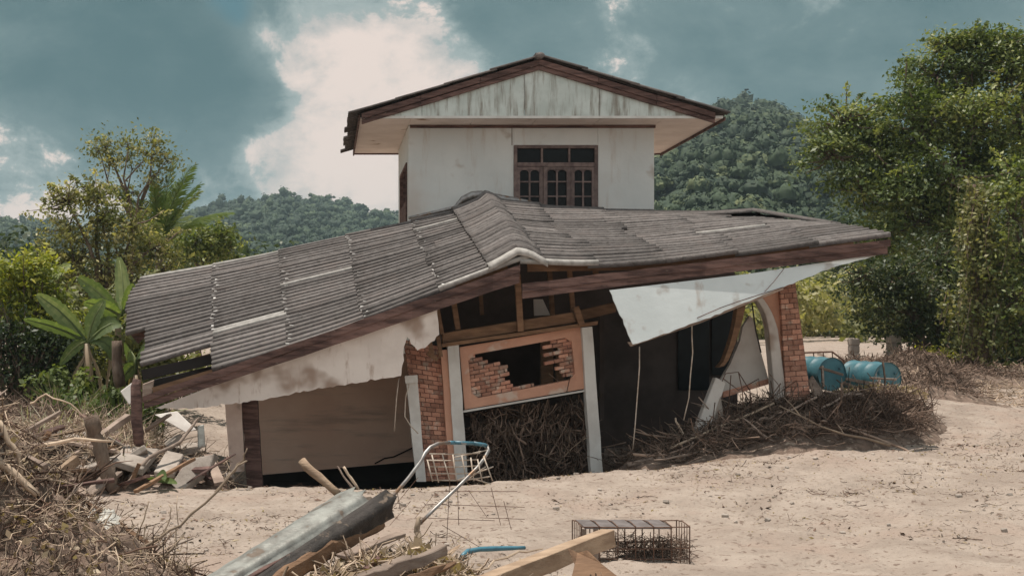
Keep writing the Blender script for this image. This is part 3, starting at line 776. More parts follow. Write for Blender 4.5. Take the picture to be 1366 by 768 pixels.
b = MB(); b.tube([at(930, 424, 18.1), at(960, 411, 18.11), at(985, 402, 18.15), at(1010, 394, 18.18), at(1045, 383, 18.22)], .006, 4); b.tube([at(1020, 389, 18.2), at(1032, 376, 18.2), at(1046, 358, 18.25)], .005, 4); part(b, 'panel_crack', mWoodD)
# ---- front frame of timbers
b = MB(); Yf = 19.3
b.prism([at(590, 444, Yf), at(764, 416, Yf), at(769, 430, Yf), at(590, 458, Yf)], (0, .12, 0))
b.prism([at(764, 416, Yf + .02), at(822, 402, Yf + .3), at(822, 416, Yf + .3), at(767, 430, Yf + .02)], (0, .12, 0))
part(b, 'lintel_beam', mWoodB, bevel=.01, label='upper brown timber beam over the broken brick panel')
b = MB(); b.prism([at(590, 458, Yf - .06), at(798, 428, Yf - .06), at(797, 433, Yf - .06), at(590, 463, Yf - .06)], (0, .16, 0)); part(b, 'lintel_beam', mWoodB, label='thin lower timber strip over the broken brick panel')
for (tp, bt, wpx, y, lb) in (((690, 366), (694.5, 442), 8, Yf - .1, 'tall upright timber under the ridge'), ((604, 396), (611, 440), 7, Yf + .1, None), ((583, 408), (590, 446), 5, Yf - .02, None), ((759, 355), (765, 420), 6, Yf + .25, None), ((793, 356), (797, 378), 7, Yf + .2, None),
                              ((768, 409), (776, 433), 8, Yf - .12, None), ((640, 375), (643, 420), 5, Yf + .8, None), ((733, 360), (737, 420), 6, Yf + .9, None)):
    b = MB(); wd = wpx * y / F; b.beam(at(*tp, y), at(*bt, y), wd, .07, up=(0, 1, 0)); part(b, 'stud', mWoodB, label=lb, bevel=.004)
b = MB(); b.prism([at(712, 399, 20), at(724, 399, 20), at(734, 420, 20), at(713, 421, 20)], (0, .05, 0)); part(b, 'plaster_scrap', mWhiteR)
# hanging broken boards near torn panel
for k, (p, q) in enumerate((((572, 452), (578, 478)), ((584, 448), (588, 476)), ((570, 470), (584, 480)))):
    b = MB(); b.beam(at(*p, 19.0), at(*q, 19.0), .06, .03, up=(0, 1, 0), rough=.008, seg=3); part(b, 'broken_batten', mWoodB)
# ---- framed brick window panel
def quad_local(TL, TR, BR, BL):
    def f(s, t, y):   # s left->right, t bottom->top
        x = (1 - t) * ((1 - s) * BL[0] + s * BR[0]) + t * ((1 - s) * TL[0] + s * TR[0]); yy = (1 - t) * ((1 - s) * BL[1] + s * BR[1]) + t * ((1 - s) * TL[1] + s * TR[1])
        return at(x, yy, y)
    return f
OUT = quad_local((613, 463), (774, 436), (781, 518), (620, 546)); INN = quad_local((624, 474), (762, 449), (768, 505), (630, 532))
b = MB(); y = 19.36
def fr(P, Q_, d=.2):
    b.prism([P[0], P[1], Q_[1], Q_[0]], (0, d, 0))
o4 = [OUT(0, 0, y), OUT(1, 0, y), OUT(1, 1, y), OUT(0, 1, y)]; i4 = [INN(0, 0, y), INN(1, 0, y), INN(1, 1, y), INN(0, 1, y)]
for k in range(4): fr((o4[k], o4[(k + 1) % 4]), (i4[k], i4[(k + 1) % 4]))
for (s0, t0, sx, tx) in ((0, 0, 1, 1), (0, 1, 1, -1), (1, 1, -1, -1), (1, 0, -1, 1)):   # broken plaster haunches in corners
    pts = [INN(s0, t0, y + .01), INN(s0 + sx * .06, t0, y + .01), INN(s0 + sx * .04, t0 + tx * .04, y + .01), INN(s0 + sx * .03, t0 + tx * .06, y + .01), INN(s0 + sx * .015, t0 + tx * .10, y + .01), INN(s0, t0 + tx * .12, y + .01)]
    b.prism(pts, (0, .05, 0))
part(b, 'plaster_frame', mOrange, label='orange plaster frame round the broken brick infill')
BWS = [MB(), MB()]; MOS = [MB(), MB()]; rows = 11
leftf = [.60, .40, .385, .345, .40, .36, .37, .30, .19, .15, .07]; rightf = [.05, .12, .16, .20, .13, .28, .14, .30, .14, .30, .20]
bwid = .096
for rw in range(rows):
    t0, t1 = rw / rows + .006, (rw + 1) / rows - .006; off = (.5 if rw % 2 else 0) * bwid
    ks = np.arange(-1, 13)
    for k in ks:
        s0 = k * bwid + off; s1 = s0 + bwid * .93
        for wi, (lo, hi) in enumerate(((0, leftf[rw]), (1 - rightf[rw], 1))):
            bw = BWS[wi]; a, c_ = max(s0, lo), min(s1, hi)
            if c_ - a < .02: continue
            if lo > 0 and a > s0 and a < .95 and rw in (4, 6, 2): a = s0 if s0 > lo - .03 else a
            dy = random.uniform(-.022, .015); dt = random.uniform(-.010, .010)
            yy = 19.42 + dy
            f4 = [INN(a, t0 + dt, yy), INN(c_, t0 + dt, yy), INN(c_, t1 + dt, yy), INN(a, t1 + dt, yy)]
            bw.hexa(f4 + [p + Vector((0, .09, 0)) for p in f4])
    for wi, (lo, hi) in enumerate(((0, leftf[rw] - .04), (1 - rightf[rw] + .03, 1))):
        mo = MOS[wi]
        if hi - lo > .02:
            f4 = [INN(lo, rw / rows, 19.44), INN(hi, rw / rows, 19.44), INN(hi, (rw + 1) / rows, 19.44), INN(lo, (rw + 1) / rows, 19.44)]
            mo.hexa(f4 + [p + Vector((0, .06, 0)) for p in f4])
for wi in (0, 1):
    o = part(BWS[wi], 'broken_brickwork', mBrick, bevel=.006, label=('larger stepped remnant of brick infill on the left of the orange frame', 'narrow ragged remnant of brick infill on the right of the orange frame')[wi]); part(MOS[wi], 'mortar', mMortar, parent=o)
b = MB(); b.prism([at(618, 547.5, 19.3), at(783, 519.5, 19.3), at(783, 521.5, 19.3), at(618, 550, 19.3)], (0, .1, 0)); b.prism([at(780, 521, 19.3), at(783, 521, 19.3), at(785, 560, 19.3), at(783, 560, 19.3)], (0, .1, 0)); part(b, 'metal_trim', mWhiteP)
# dark lintel soffit beneath frame
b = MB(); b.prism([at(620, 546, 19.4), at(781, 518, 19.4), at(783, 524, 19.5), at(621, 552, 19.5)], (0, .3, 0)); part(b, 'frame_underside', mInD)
# inside posts seen through window
for px, wd in ((722, 16), (742, 10)):
    b = MB(); b.prism([at(px, 448, 20.6), at(px + wd, 446, 20.6), at(px + wd, 530, 20.6), at(px, 530, 20.6)], (0, .12, 0)); part(b, 'inner_post', mWoodB)
# ---- posts
def post(name, tl, tr, br2, bl2, y, d, mt, lab=None, bev=.012, y2=None):
    b = MB(); y2 = y2 or y; n = 8; fl = []
    L0, L1, R0, R1 = at(*tl, y), at(*bl2, y2), at(*tr, y), at(*br2, y2)
    for k in range(n):
        a, c_ = k / n, (k + 1) / n
        if k == 0: jl = jr = Vector((0, 0, 0))
        j2 = Vector((random.uniform(-.006, .006), 0, 0)) if k < n - 1 else Vector((0, 0, 0))
        f4 = [L0.lerp(L1, c_) + j2, R0.lerp(R1, c_) + j2, R0.lerp(R1, a) + jl, L0.lerp(L1, a) + jl]
        b.hexa(f4 + [p + Vector((0, d, 0)) for p in f4], a=.5); jl = j2
    return part(b, name, mt, label=lab)
post('post', (597, 461), (612, 460), (624, 640), (608, 640), 19.25, .2, mWhiteP, 'white post on the left of the brick window panel')
post('post', (776, 437), (790, 435.5), (804.5, 632), (789, 633), 19.25, .2, mWhiteP, 'white post on the right of the brick window panel')
post('plaster_strip', (588, 467), (597.5, 466), (611, 640), (600, 640), 19.3, .25, mOrange)
post('corner_post', (541, 503), (556, 501.5), (568.5, 642), (556, 642), 19.15, .12, mWhiteP, 'narrow white post at the right end of the garage opening')
b = MB(); b.prism([at(540, 501, 19.1), at(557, 500, 19.1), at(557.5, 510, 19.1), at(541, 511, 19.1)], (0, .04, 0)); part(b, 'post_flange', mWhiteP)
post('pillar', (300, 536), (322, 535), (326, 628), (307, 630), 19.3, .22, mPink, 'pink-white square pillar at the left end of the garage', )
post('timber_post', (322.5, 533), (343, 531), (351, 662), (330, 664), 19.4, .25, mWoodD, 'dark timber post beside the pink-white pillar')
# ---- left brick wall
def brickwall(TL, TR, BR, BL, y, rows, bw_, name, lab, d=.12, drop=None):
    P = quad_local(TL, TR, BR, BL); m1 = MB(); m2 = MB()
    nb = int(1 / bw_) + 3
    for rw in range(rows):
        t0, t1 = rw / rows + .06 / rows, (rw + 1) / rows - .06 / rows; off = (.5 if rw % 2 else 0) * bw_
        for k in range(-1, nb):
            s0, s1 = max(0, k * bw_ + off), min(1, k * bw_ + off + bw_ * .94)
            if s1 - s0 < bw_ * .15: continue
            if drop and drop((s0 + s1) / 2, (t0 + t1) / 2): continue
            dy = random.uniform(-.01, .008)
            f4 = [P(s0, t0, y + dy), P(s1, t0, y + dy), P(s1, t1, y + dy), P(s0, t1, y + dy)]
            m1.hexa(f4 + [p + Vector((0, d, 0)) for p in f4])
    f4 = [P(0.003, .003, y + .016), P(.997, .003, y + .016), P(.997, .985, y + .016), P(0.003, .985, y + .016)]
    m2.hexa(f4 + [p + Vector((0, d - .03, 0)) for p in f4])
    o = part(m1, name, mBrick, bevel=.005, label=lab); part(m2, 'mortar', mMortar, parent=o); return o
brickwall((538, 452), (590, 462), (602, 640), (566, 642), 19.42, 30, .27, 'brick_wall', 'leaning brick wall between the garage and the window panel')
# ---- garage
gy = 21.6
b = MB(); b.prism([at(330, 480, gy), at(575, 470, gy), at(590, 470, gy), at(590, 612, gy), at(556, 615, gy), at(350, 633, gy), at(338, 560, gy)], (0, .12, 0)); part(b, 'garage_wall', mGar, label='stained pinkish wall at the back of the open garage')
b = MB(); b.box((-1.2, 22.2, -1.0), (2.0, 22.3, 1.2)); b.box((-1.2, 20.2, -.62), (2.0, 22.2, -.5)); part(b, 'shade_backing', mInD)  # added dark backing, hides the sunlit ground behind the gap under the garage wall
b = MB(); b.tube([at(500, 618, gy - .02), at(513, 611, gy - .02), at(525, 609, gy - .02), at(540, 602, gy - .02), at(556, 594, gy - .02)], .012, 4); part(b, 'wall_crack', mInD)
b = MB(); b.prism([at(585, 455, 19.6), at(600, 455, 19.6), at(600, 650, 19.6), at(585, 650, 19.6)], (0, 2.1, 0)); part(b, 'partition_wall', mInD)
# ---- interior back and side walls, ceiling
b = MB(); by = 24.6
b.prism([at(590, 300, by), at(560, 700, by), at(984, 560, by), at(984, 372, by), at(950, 300, by)], (0, .15, 0))
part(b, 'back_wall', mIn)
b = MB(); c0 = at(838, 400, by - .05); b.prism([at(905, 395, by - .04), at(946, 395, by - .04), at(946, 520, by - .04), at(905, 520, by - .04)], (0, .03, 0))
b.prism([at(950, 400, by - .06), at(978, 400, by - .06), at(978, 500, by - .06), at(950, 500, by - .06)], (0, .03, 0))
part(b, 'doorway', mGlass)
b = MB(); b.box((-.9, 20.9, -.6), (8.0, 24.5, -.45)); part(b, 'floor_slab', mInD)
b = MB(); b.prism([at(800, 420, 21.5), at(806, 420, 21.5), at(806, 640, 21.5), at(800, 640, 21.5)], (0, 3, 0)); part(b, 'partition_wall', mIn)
# ---- arch and brick pillar
ay = 19.55
def bez(p0, p1, p2, n=10):
    return [((1 - t) ** 2 * p0[0] + 2 * t * (1 - t) * p1[0] + t * t * p2[0], (1 - t) ** 2 * p0[1] + 2 * t * (1 - t) * p1[1] + t * t * p2[1]) for t in [i / n for i in range(n + 1)]]
inner = bez((1006, 397), (1025, 412), (1027, 455), 10) + [(1031, 500), (1034, 545)]
outer = [(1050, 545), (1046, 500), (1040, 455)] + bez((1038, 440), (1030, 408), (1012, 392), 8)
b = MB(); b.prism([at(x, y_, ay) for x, y_ in inner + outer], (0, .22, 0)); part(b, 'arch_rib', mWhiteR, label='pale moulded edge of the arch', bevel=.01)
b = MB(); b.prism([at(x, y_, ay + .05) for x, y_ in [(1008, 378), (1042, 376), (1052, 545), (1046, 545), (1042, 500), (1038, 455)] + bez((1036, 440), (1028, 405), (1012, 394), 8)], (0, .16, 0)); part(b, 'arch_spandrel', mOrange)
b = MB()
lft = bez((997, 395), (990, 440), (972, 480), 8); lft2 = bez((965, 482), (983, 440), (985, 392), 8)
b.prism([at(x, y_, ay) for x, y_ in lft + [(966, 488), (958, 490)] + lft2], (0, .18, 0)); part(b, 'arch_edge', mWoodB, label='brown broken left edge of the arch')
brickwall((1040, 378), (1061, 376), (1087, 570), (1052, 572), ay - .04, 28, .5, 'brick_pillar', 'brick pillar at the right corner of the house', d=.32)
b = MB(); b.prism([at(x, y_, 19.9) for x, y_ in [(996, 428), (1000, 421), (1004, 424), (1013, 462), (1025, 505), (1000, 516), (965, 524), (961, 508), (974, 486), (987, 455), (991, 436)]], (0, .1, 0)); part(b, 'wall_remnant', mWhiteR, label='triangular remnant of white wall standing inside the arch')
b = MB(); b.prism([at(965, 522, 19.88), at(1025, 505, 19.88), at(1026, 512, 19.88), at(965, 530, 19.88)], (0, .14, 0)); part(b, 'wall_underside', mBrick)
# hanging wires
for k, pts in enumerate(([(853, 462), (853, 490), (850, 530), (847, 570), (844, 600)], [(923, 432), (923, 450), (924, 470), (921, 500), (919, 530), (912, 560)], [(1003, 405), (1008, 440), (1015, 470)], [(546, 512), (541, 530), (540, 555), (548, 568), (558, 578)], [(532, 505), (529, 530), (526, 575)])):
    b = MB(); b.tube([at(x, y_, 18.6 if k < 2 else 19.0) for x, y_ in pts], .009 if k != 2 else .012, 5, a=.5); part(b, 'hanging_wire', mWireW if k != 2 else mInD, smooth=True)
# ---------------------------------------------------------------- vegetation
def crownleaves(blobs, size, dens, nleaf, g, up=.6, crad=.34, asp=.5, hue0=.45, hvar=.16, droop=0.0, flat=.6, sprays=5, boughs=9):
    Vs, Qs, As, tips = [], [], [], []; n0 = 0
    for (px, py, Y, rx, ry) in blobs:
      c0_ = np.array(at(px, py, Y)); R0 = np.array([rx * Y / F, (rx + ry) / 2 * Y / F, ry * Y / F])
      kk = boughs
      for bi in range(kk):
        Db = g.normal(size=3); Db /= np.linalg.norm(Db); fr_ = g.uniform(.45, .95)
        c = c0_ + Db * R0 * fr_; R3 = R0 * np.array([.50, .50, .32]) * g.uniform(.75, 1.2); hb = g.normal() * hvar * .8
        _ = np.array([rx * Y / F, (rx + ry) / 2 * Y / F, ry * Y / F])
        area = R3[0] * R3[2] + R3[0] * R3[1] + R3[1] * R3[2]
        n = max(2, int(dens * area * 4.5 / boughs))
        D = g.normal(size=(n, 3)); D[:, 2] += .25; D /= np.linalg.norm(D, axis=1, keepdims=True)
        rad = g.uniform(.5, 1.08, (n, 1)) + (g.random((n, 1)) < .2) * g.uniform(0, .38, (n, 1))
        cl = c + D * R3 * rad
        tips += [tuple(p) for p in cl[:2]]
        h = np.clip(hue0 + hb + g.normal(size=n) * hvar * .6, 0, 1)
        cr = crad * np.exp(g.normal(size=n) * .25)
        O = g.normal(size=(n, nleaf, 3)) * cr[:, None, None] * np.array([1, 1, flat]); O[..., 2] -= droop * np.abs(g.normal(size=(n, nleaf))) * cr[:, None]
        C = (cl[:, None, :] + O).reshape(-1, 3)
        N = D[:, None, :] * .6 + np.array([0, 0, up]) + g.normal(size=(n, nleaf, 3)) * .55
        V, Q = leafcards(C, N.reshape(-1, 3), size * np.exp(g.normal(size=len(C)) * .25), g, asp)
        Vs.append(V); Qs.append(Q + n0); n0 += len(V); As.append(np.clip(np.repeat(h, nleaf) + g.normal(size=len(C)) * .13, 0, 1))
    for (px, py, Y, rx, ry) in blobs:      # loose leafy shoots that break the outline
        c = np.array(at(px, py, Y)); R0 = np.array([rx * Y / F, (rx + ry) / 2 * Y / F, ry * Y / F])
        for k in range(sprays):
            D = g.normal(size=3); D[2] = abs(D[2]) * .8 + .1; D /= np.linalg.norm(D); L = g.uniform(.5, 1.3) * R0[0] * .8 + .2
            st = c + D * R0 * g.uniform(.6, .9); m = int(L * 45); t = g.random(m) ** .8
            C = st + D * t[:, None] * L + np.array([0, 0, -.25]) * (t ** 2)[:, None] * L + g.normal(size=(m, 3)) * (.10 * (1.1 - t))[:, None]
            V, Q = leafcards(C, g.normal(size=(m, 3)) * .6 + np.array([0, 0, .7]), size * np.exp(g.normal(size=m) * .25), g, asp)
            Vs.append(V); Qs.append(Q + n0); n0 += len(V); As.append(np.clip(hue0 + .12 + g.normal() * hvar + g.normal(size=m) * .1, 0, 1))
            tips.append(tuple(st + D * L * .6))
    return np.concatenate(Vs), np.concatenate(Qs), np.concatenate(As), tips
def limbs(mb, root, fork, blobs, r0, g, tips=None, fat=1.0):
    root = Vector(root); fork = Vector(fork)
    pth = [root, root.lerp(fork, .35) + Vector((g.normal() * .12, 0, 0)), root.lerp(fork, .7) + Vector((g.normal() * .12, g.normal() * .1, 0)), fork]
    mb.tube([pth[0] - Vector((0, 0, .3))] + pth, [r0 * 1.35, r0 * 1.15, r0, r0 * .85, r0 * .7], 9)
    for (px, py, Y, rx, ry) in blobs:
        c = at(px, py, Y); m_ = fork.lerp(c, .5) + Vector((g.normal() * .2, g.normal() * .2, .25 * g.random()))
        mb.tube([fork, fork.lerp(m_, .5) + Vector((0, 0, .1)), m_, c], [r0 * .55, r0 * .42, r0 * .28, r0 * .12], 6)
    for t in (tips or []):
        t = Vector(t); b = min((at(q[0], q[1], q[2]) for q in blobs), key=lambda k: (k - t).length)
        m_ = b.lerp(t, .5) + Vector((0, 0, -.08)); mb.tube([b, m_, t], [r0 * .12, r0 * .08, r0 * .03], 4)
def tree(name, label, cat, basepx, Y, forkpx, blobs, size, dens, nleaf, lm, seed, r0=.2, bark=None, group=None, bz=None, **k):
    g = np.random.default_rng(seed); X = (basepx - CX) * Y / F; z = g1(X, Y) if bz is None else bz
    root = thing(name, label, cat, (X, Y, z), group)
    V, Q, A, tips = crownleaves(blobs, size, dens, nleaf, g, **k)
    npmesh('crown', V, Q, lm, parent=root, attr=A)
    mb = MB(); limbs(mb, (X, Y, z), at(forkpx[0], forkpx[1], Y), blobs, r0, g, tips)
    mb.build('trunk', bark or mBark, root, smooth=True)
    return root
# distant thicket behind the house and yard
def thicket(name, label, px0, px1, Y0, Y1, n, r, hmin, hmax, mt, seed, cards=260, hue=.5, cs=.34):
    g = np.random.default_rng(seed); px = g.uniform(px0, px1, n); Y = g.uniform(Y0, Y1, n); X = (px - CX) * Y / F; Z = gz(X, Y)
    h = g.uniform(hmin, hmax, n); m = cards
    nl = 7
    LC = np.stack([X, Y, Z], 1)[:, None, :] + np.stack([g.normal(size=(n, nl)) * r * .6, g.normal(size=(n, nl)) * r * .5, h[:, None] * g.uniform(.15, .9, (n, nl))], 2)
    lr = r * g.uniform(.35, .8, (n, nl)); LC = LC.reshape(-1, 3); lr = lr.ravel(); mm = cards // nl
    D = g.normal(size=(len(LC), mm, 3)); D[..., 2] += .2; D /= np.linalg.norm(D, axis=2, keepdims=True)
    C = LC[:, None] + D * lr[:, None, None] * g.uniform(.6, 1.1, (len(LC), mm, 1)); N = D + g.normal(size=D.shape) * .5 + np.array([0, 0, .4])
    V, Q = leafcards(C.reshape(-1, 3), N.reshape(-1, 3), cs * np.exp(g.normal(size=len(lr) * mm) * .3), g, .7)
    hu = np.clip(hue + g.normal(size=n) * .16, 0, 1)
    a = np.clip(np.repeat(np.repeat(hu, nl), mm) + g.normal(size=len(Q)) * .1, 0, 1)
    stuff(npmesh(name, V, Q, mt, loc=(0, 0, 0), attr=a), label, 'thicket')
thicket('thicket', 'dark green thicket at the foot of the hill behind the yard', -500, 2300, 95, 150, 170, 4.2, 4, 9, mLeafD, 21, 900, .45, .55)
thicket('bright_thicket', 'sunlit pale green scrub seen right of the brick pillar', 940, 1260, 55, 80, 26, 1.8, 1.2, 4.0, mLeafO, 22, 1000, .45, .26)

# the big tree on the right and its neighbours
Yt = 37
B = [(1128, 163, Yt, 38, 30), (1170, 190, Yt, 45, 40), (1112, 208, Yt, 34, 34), (1150, 252, Yt, 44, 42), (1206, 135, Yt, 38, 34), (1250, 100, Yt, 46, 40), (1296, 82, Yt, 45, 34), (1348, 92, Yt, 42, 40),
     (1232, 170, Yt - 1, 50, 45), (1300, 160, Yt - 1, 52, 48), (1362, 170, Yt, 46, 50), (1202, 232, Yt - 1, 48, 45), (1270, 235, Yt - 2, 52, 50), (1340, 250, Yt - 1, 50, 55), (1262, 62, Yt, 20, 16), (1300, 55, Yt, 16, 12), (1345, 58, Yt, 22, 14), (1390, 80, Yt, 40, 40), (1420, 150, Yt, 50, 60), (1440, 240, Yt, 50, 60),
     (1166, 320, Yt, 38, 34), (1222, 300, Yt - 1, 45, 42), (1285, 310, Yt - 1, 44, 50)]
tree('broadleaf_tree', 'tallest broadleaf tree, spreading over the right edge of the picture', 'tree', 1290, Yt, (1270, 300), B, .125, 26, 54, mLeafG, 31, r0=.32, group=None, hue0=.5, hvar=.2, crad=.27, flat=.45)
B = [(1185, 372, 33, 44, 34), (1150, 368, 33, 30, 24), (1222, 400, 33, 40, 40), (1178, 412, 33, 34, 30), (1244, 350, 34, 36, 40), (1250, 430, 33, 34, 36), (1215, 440, 33, 30, 22)]
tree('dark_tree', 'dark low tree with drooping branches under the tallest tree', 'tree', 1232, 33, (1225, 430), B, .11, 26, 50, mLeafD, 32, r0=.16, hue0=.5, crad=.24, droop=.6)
B = [(1362, 240, 30, 34, 30), (1350, 290, 30, 40, 28), (1395, 270, 30, 40, 40), (1345, 340, 30, 40, 30), (1390, 350, 30, 40, 40), (1350, 400, 30, 34, 40), (1400, 430, 30, 40, 40), (1352, 445, 30, 30, 26)]
tree('leafy_tree', 'leafy tree with pale sprays at the right edge beside the vine-covered stump', 'tree', 1385, 30, (1380, 400), B, .11, 17, 50, mLeafG, 33, r0=.15, hue0=.55, crad=.24, flat=.4)
def draped(name, label, px, Y, topy, boty, wpx, seed, n=70, lm=None, base=None):
    g = np.random.default_rng(seed); X = (px - CX) * Y / F; z = g1(X, Y); root = thing(name, label, 'tree', (X, Y, z))
    top = at(px, topy, Y); mb = MB(); mb.tube([(X, Y, z - .3), (X + .1, Y, z + 1.5), (X - .05, Y, (z + top.z) / 2), (top.x, Y, top.z - .2)], [.28, .22, .18, .08], 8); mb.build('trunk', mBark, root, smooth=True)
    Vs, Qs, As, P = [], [], [], []; n0 = 0
    w = wpx * Y / F
    for i in range(n):
        t = g.random() ** 1.3; x = g.normal() * w * (.10 + .55 * t); y = Y + g.normal() * w * .4 - .2; zt = top.z - t * (top.z - z) * .7; L = g.uniform(.6, 2.6)
        L = min(L, zt - z - .1)
        if L < .3: continue
        m = int(L * 34); s = np.sort(g.random(m)) * L
        C = np.stack([X + x + g.normal(size=m) * .09 + .12 * np.sin(s * 2 + i), np.full(m, y) + g.normal(size=m) * .09, zt - s], 1)
        N = g.normal(size=(m, 3)) * .6 + np.array([0, -.6, .5]); V, Q = leafcards(C, N, .125, g, .6)
        Vs.append(V); Qs.append(Q + n0); n0 += len(V); h = np.clip(g.normal() * .18 + .5, 0, 1); As.append(np.clip(h + g.normal(size=m) * .12, 0, 1))
        P.append(np.stack([X + x + .12 * np.sin(np.linspace(0, L, 8) * 2 + i), np.full(8, y), zt - np.linspace(0, L, 8)], 1))
    npmesh('vine_curtain', np.concatenate(Vs), np.concatenate(Qs), lm or mVine, parent=root, attr=np.concatenate(As))
    P = np.array(P); V, Q, i_ = tubes(P, np.full(P.shape[:2], .008)); stuff_ = npmesh('vine_stems', V, Q, mTwig, parent=root); stuff_['kind'] = 'stuff'
    return root
draped('vine_stump', 'tall stump fully draped in hanging olive vines near the right edge', 1302, 30.5, 235, 480, 46, 41, 85)
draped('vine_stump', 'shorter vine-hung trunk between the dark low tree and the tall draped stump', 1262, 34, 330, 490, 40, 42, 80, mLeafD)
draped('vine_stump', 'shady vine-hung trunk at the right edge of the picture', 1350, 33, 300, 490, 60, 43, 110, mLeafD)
def bush(name, label, cat, px, Y, blobs, size, dens, nleaf, lm, seed, **k):
    g = np.random.default_rng(seed); X = (px - CX) * Y / F; z = g1(X, Y); root = thing(name, label, cat, (X, Y, z))
    V, Q, A, tips = crownleaves(blobs, size, dens, nleaf, g, **k); npmesh('foliage', V, Q, lm, parent=root, attr=A)
    mb = MB()
    for t in tips[::3]:
        t = Vector(t); mb.tube([(X + g.normal() * .2, Y + g.normal() * .15, z - .1), Vector((X, Y, z)).lerp(t, .5) + Vector((g.normal() * .1, 0, .15)), t], [.03, .02, .008], 4)
    mb.build('stem', mBark, root); return root
bush('undergrowth_bush', 'dark bush on the bank below the tall draped stump', 'bush', 1290, 33, [(1275, 470, 33, 30, 16), (1320, 475, 33, 34, 16), (1365, 470, 33, 34, 20), (1405, 465, 33, 34, 24)], .12, 22, 34, mLeafD, 51, hue0=.2)
bush('yellow_bush', 'small bright yellow-green bush beside the right concrete stump post', 'bush', 1242, 32, [(1240, 474, 32, 10, 7), (1256, 477, 32, 8, 5)], .10, 60, 26, mLeafY, 52, hue0=.75, crad=.12)
# left side
Yl = 36
B = [(172, 196, Yl, 10, 10), (203, 190, Yl, 7, 10), (140, 195, Yl, 10, 8), (200, 205, Yl, 12, 14), (176, 225, Yl, 26, 22), (205, 232, Yl, 22, 20), (178, 256, Yl, 26, 22), (132, 200, Yl, 9, 9), (148, 212, Yl, 12, 9), (222, 214, Yl, 9, 10)]
tree('slender_tree', 'slender thin-crowned tree rising highest behind the left bushes', 'tree', 180, Yl, (180, 300), B, .10, 3.2, 30, mLeafO, 34, r0=.10, hue0=.42, crad=.26, flat=.8, sprays=6, boughs=3)
Yl = 33
B = [(92, 300, Yl, 34, 30), (135, 290, Yl, 38, 36), (178, 300, Yl, 36, 32), (110, 340, Yl, 42, 36), (165, 345, Yl, 42, 36), (205, 330, Yl, 30, 30), (70, 345, Yl, 26, 26), (130, 262, Yl, 26, 18), (90, 268, Yl, 22, 16), (105, 390, Yl, 40, 34), (170, 392, Yl, 40, 30), (60, 385, Yl, 24, 30), (215, 360, Yl, 26, 22)]
tree('round_tree', 'round bushy tree with yellowish sprays left of the lower roof', 'tree', 140, Yl, (138, 400), B, .105, 17, 42, mLeafO, 35, r0=.17, hue0=.40, crad=.24, hvar=.26, flat=.6, sprays=11, boughs=6)
B = [(262, 322, 40, 22, 14), (290, 312, 40, 18, 12), (245, 335, 40, 20, 14), (300, 330, 40, 20, 14), (270, 345, 40, 30, 14)]
tree('small_tree', 'small green tree showing just above the roof edge right of the palm', 'tree', 270, 40, (270, 370), B, .13, 18, 34, mLeafG, 36, r0=.1, hue0=.6, crad=.22)
B = [(12, 372, 27, 28, 22), (45, 365, 27, 26, 22), (60, 400, 27, 24, 24), (20, 410, 27, 34, 28), (72, 430, 27, 18, 18)]
bush('yellow_green_bush', 'large yellow-green bush at the left edge above the dark hedge', 'bush', 30, 27, B, .12, 24, 42, mLeafY, 53, hue0=.5, crad=.2, hvar=.22)
B = [(15, 450, 26, 36, 28), (52, 455, 26, 26, 30), (10, 495, 26, 34, 30), (55, 500, 26, 28, 28), (85, 470, 26, 16, 22), (-40, 430, 26, 40, 50), (-50, 490, 26, 40, 40)]
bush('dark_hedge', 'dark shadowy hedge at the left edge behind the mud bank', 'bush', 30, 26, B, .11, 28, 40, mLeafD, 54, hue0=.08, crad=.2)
thicket('garden_scrub', 'mixed green garden scrub behind the banana plants', 60, 215, 26.8, 31, 22, .8, .6, 3.0, mLeafO, 55, 900, .35, .12)
thicket('low_weeds', 'low tangled weeds at the foot of the banana plants', 80, 200, 22.5, 24.6, 14, .35, .2, 1.0, mLeafG, 56, 380, .45, .10)
# palm and other feather/banana plants
def blade(V, Q, A, base, ctrl, tip, w, roll, g, n=12, hue=.5, notch=0.0, cup=.18, droopw=.0):
    b0 = len(V); base, ctrl, tip = Vector(base), Vector(ctrl), Vector(tip)
    ch = (tip - base).normalized(); side0 = ch.cross(Vector((0, -1, 0)))
    if side0.length < .1: side0 = Vector((1, 0, 0))
    side0.normalize(); nrm0 = side0.cross(ch).normalized(); side = (side0 * math.cos(roll) + nrm0 * math.sin(roll)); nrm = ch.cross(side).normalized()
    for i in range(n + 1):
        t = i / n; p = base * (1 - t) ** 2 + ctrl * 2 * t * (1 - t) + tip * t * t
        ww = w * (math.sin(math.pi * min(1, (t * .93 + .05))) ** .55)
        for k, s in enumerate((-1, -.5, 0, .5, 1)):
            jag = 1 - (notch * g.random() if abs(s) == 1 else 0)
            V.append(tuple(p + side * (s * ww * jag * .5) - nrm * cup * ww * abs(s) - Vector((0, 0, droopw * abs(s) * ww))))
    for i in range(n):
        for k in range(4): q = b0 + i * 5 + k; Q.append((q, q + 1, q + 6, q + 5)); A.append(min(1, max(0, hue + g.normal() * .08 + (.15 if k in (1, 2) else 0))))
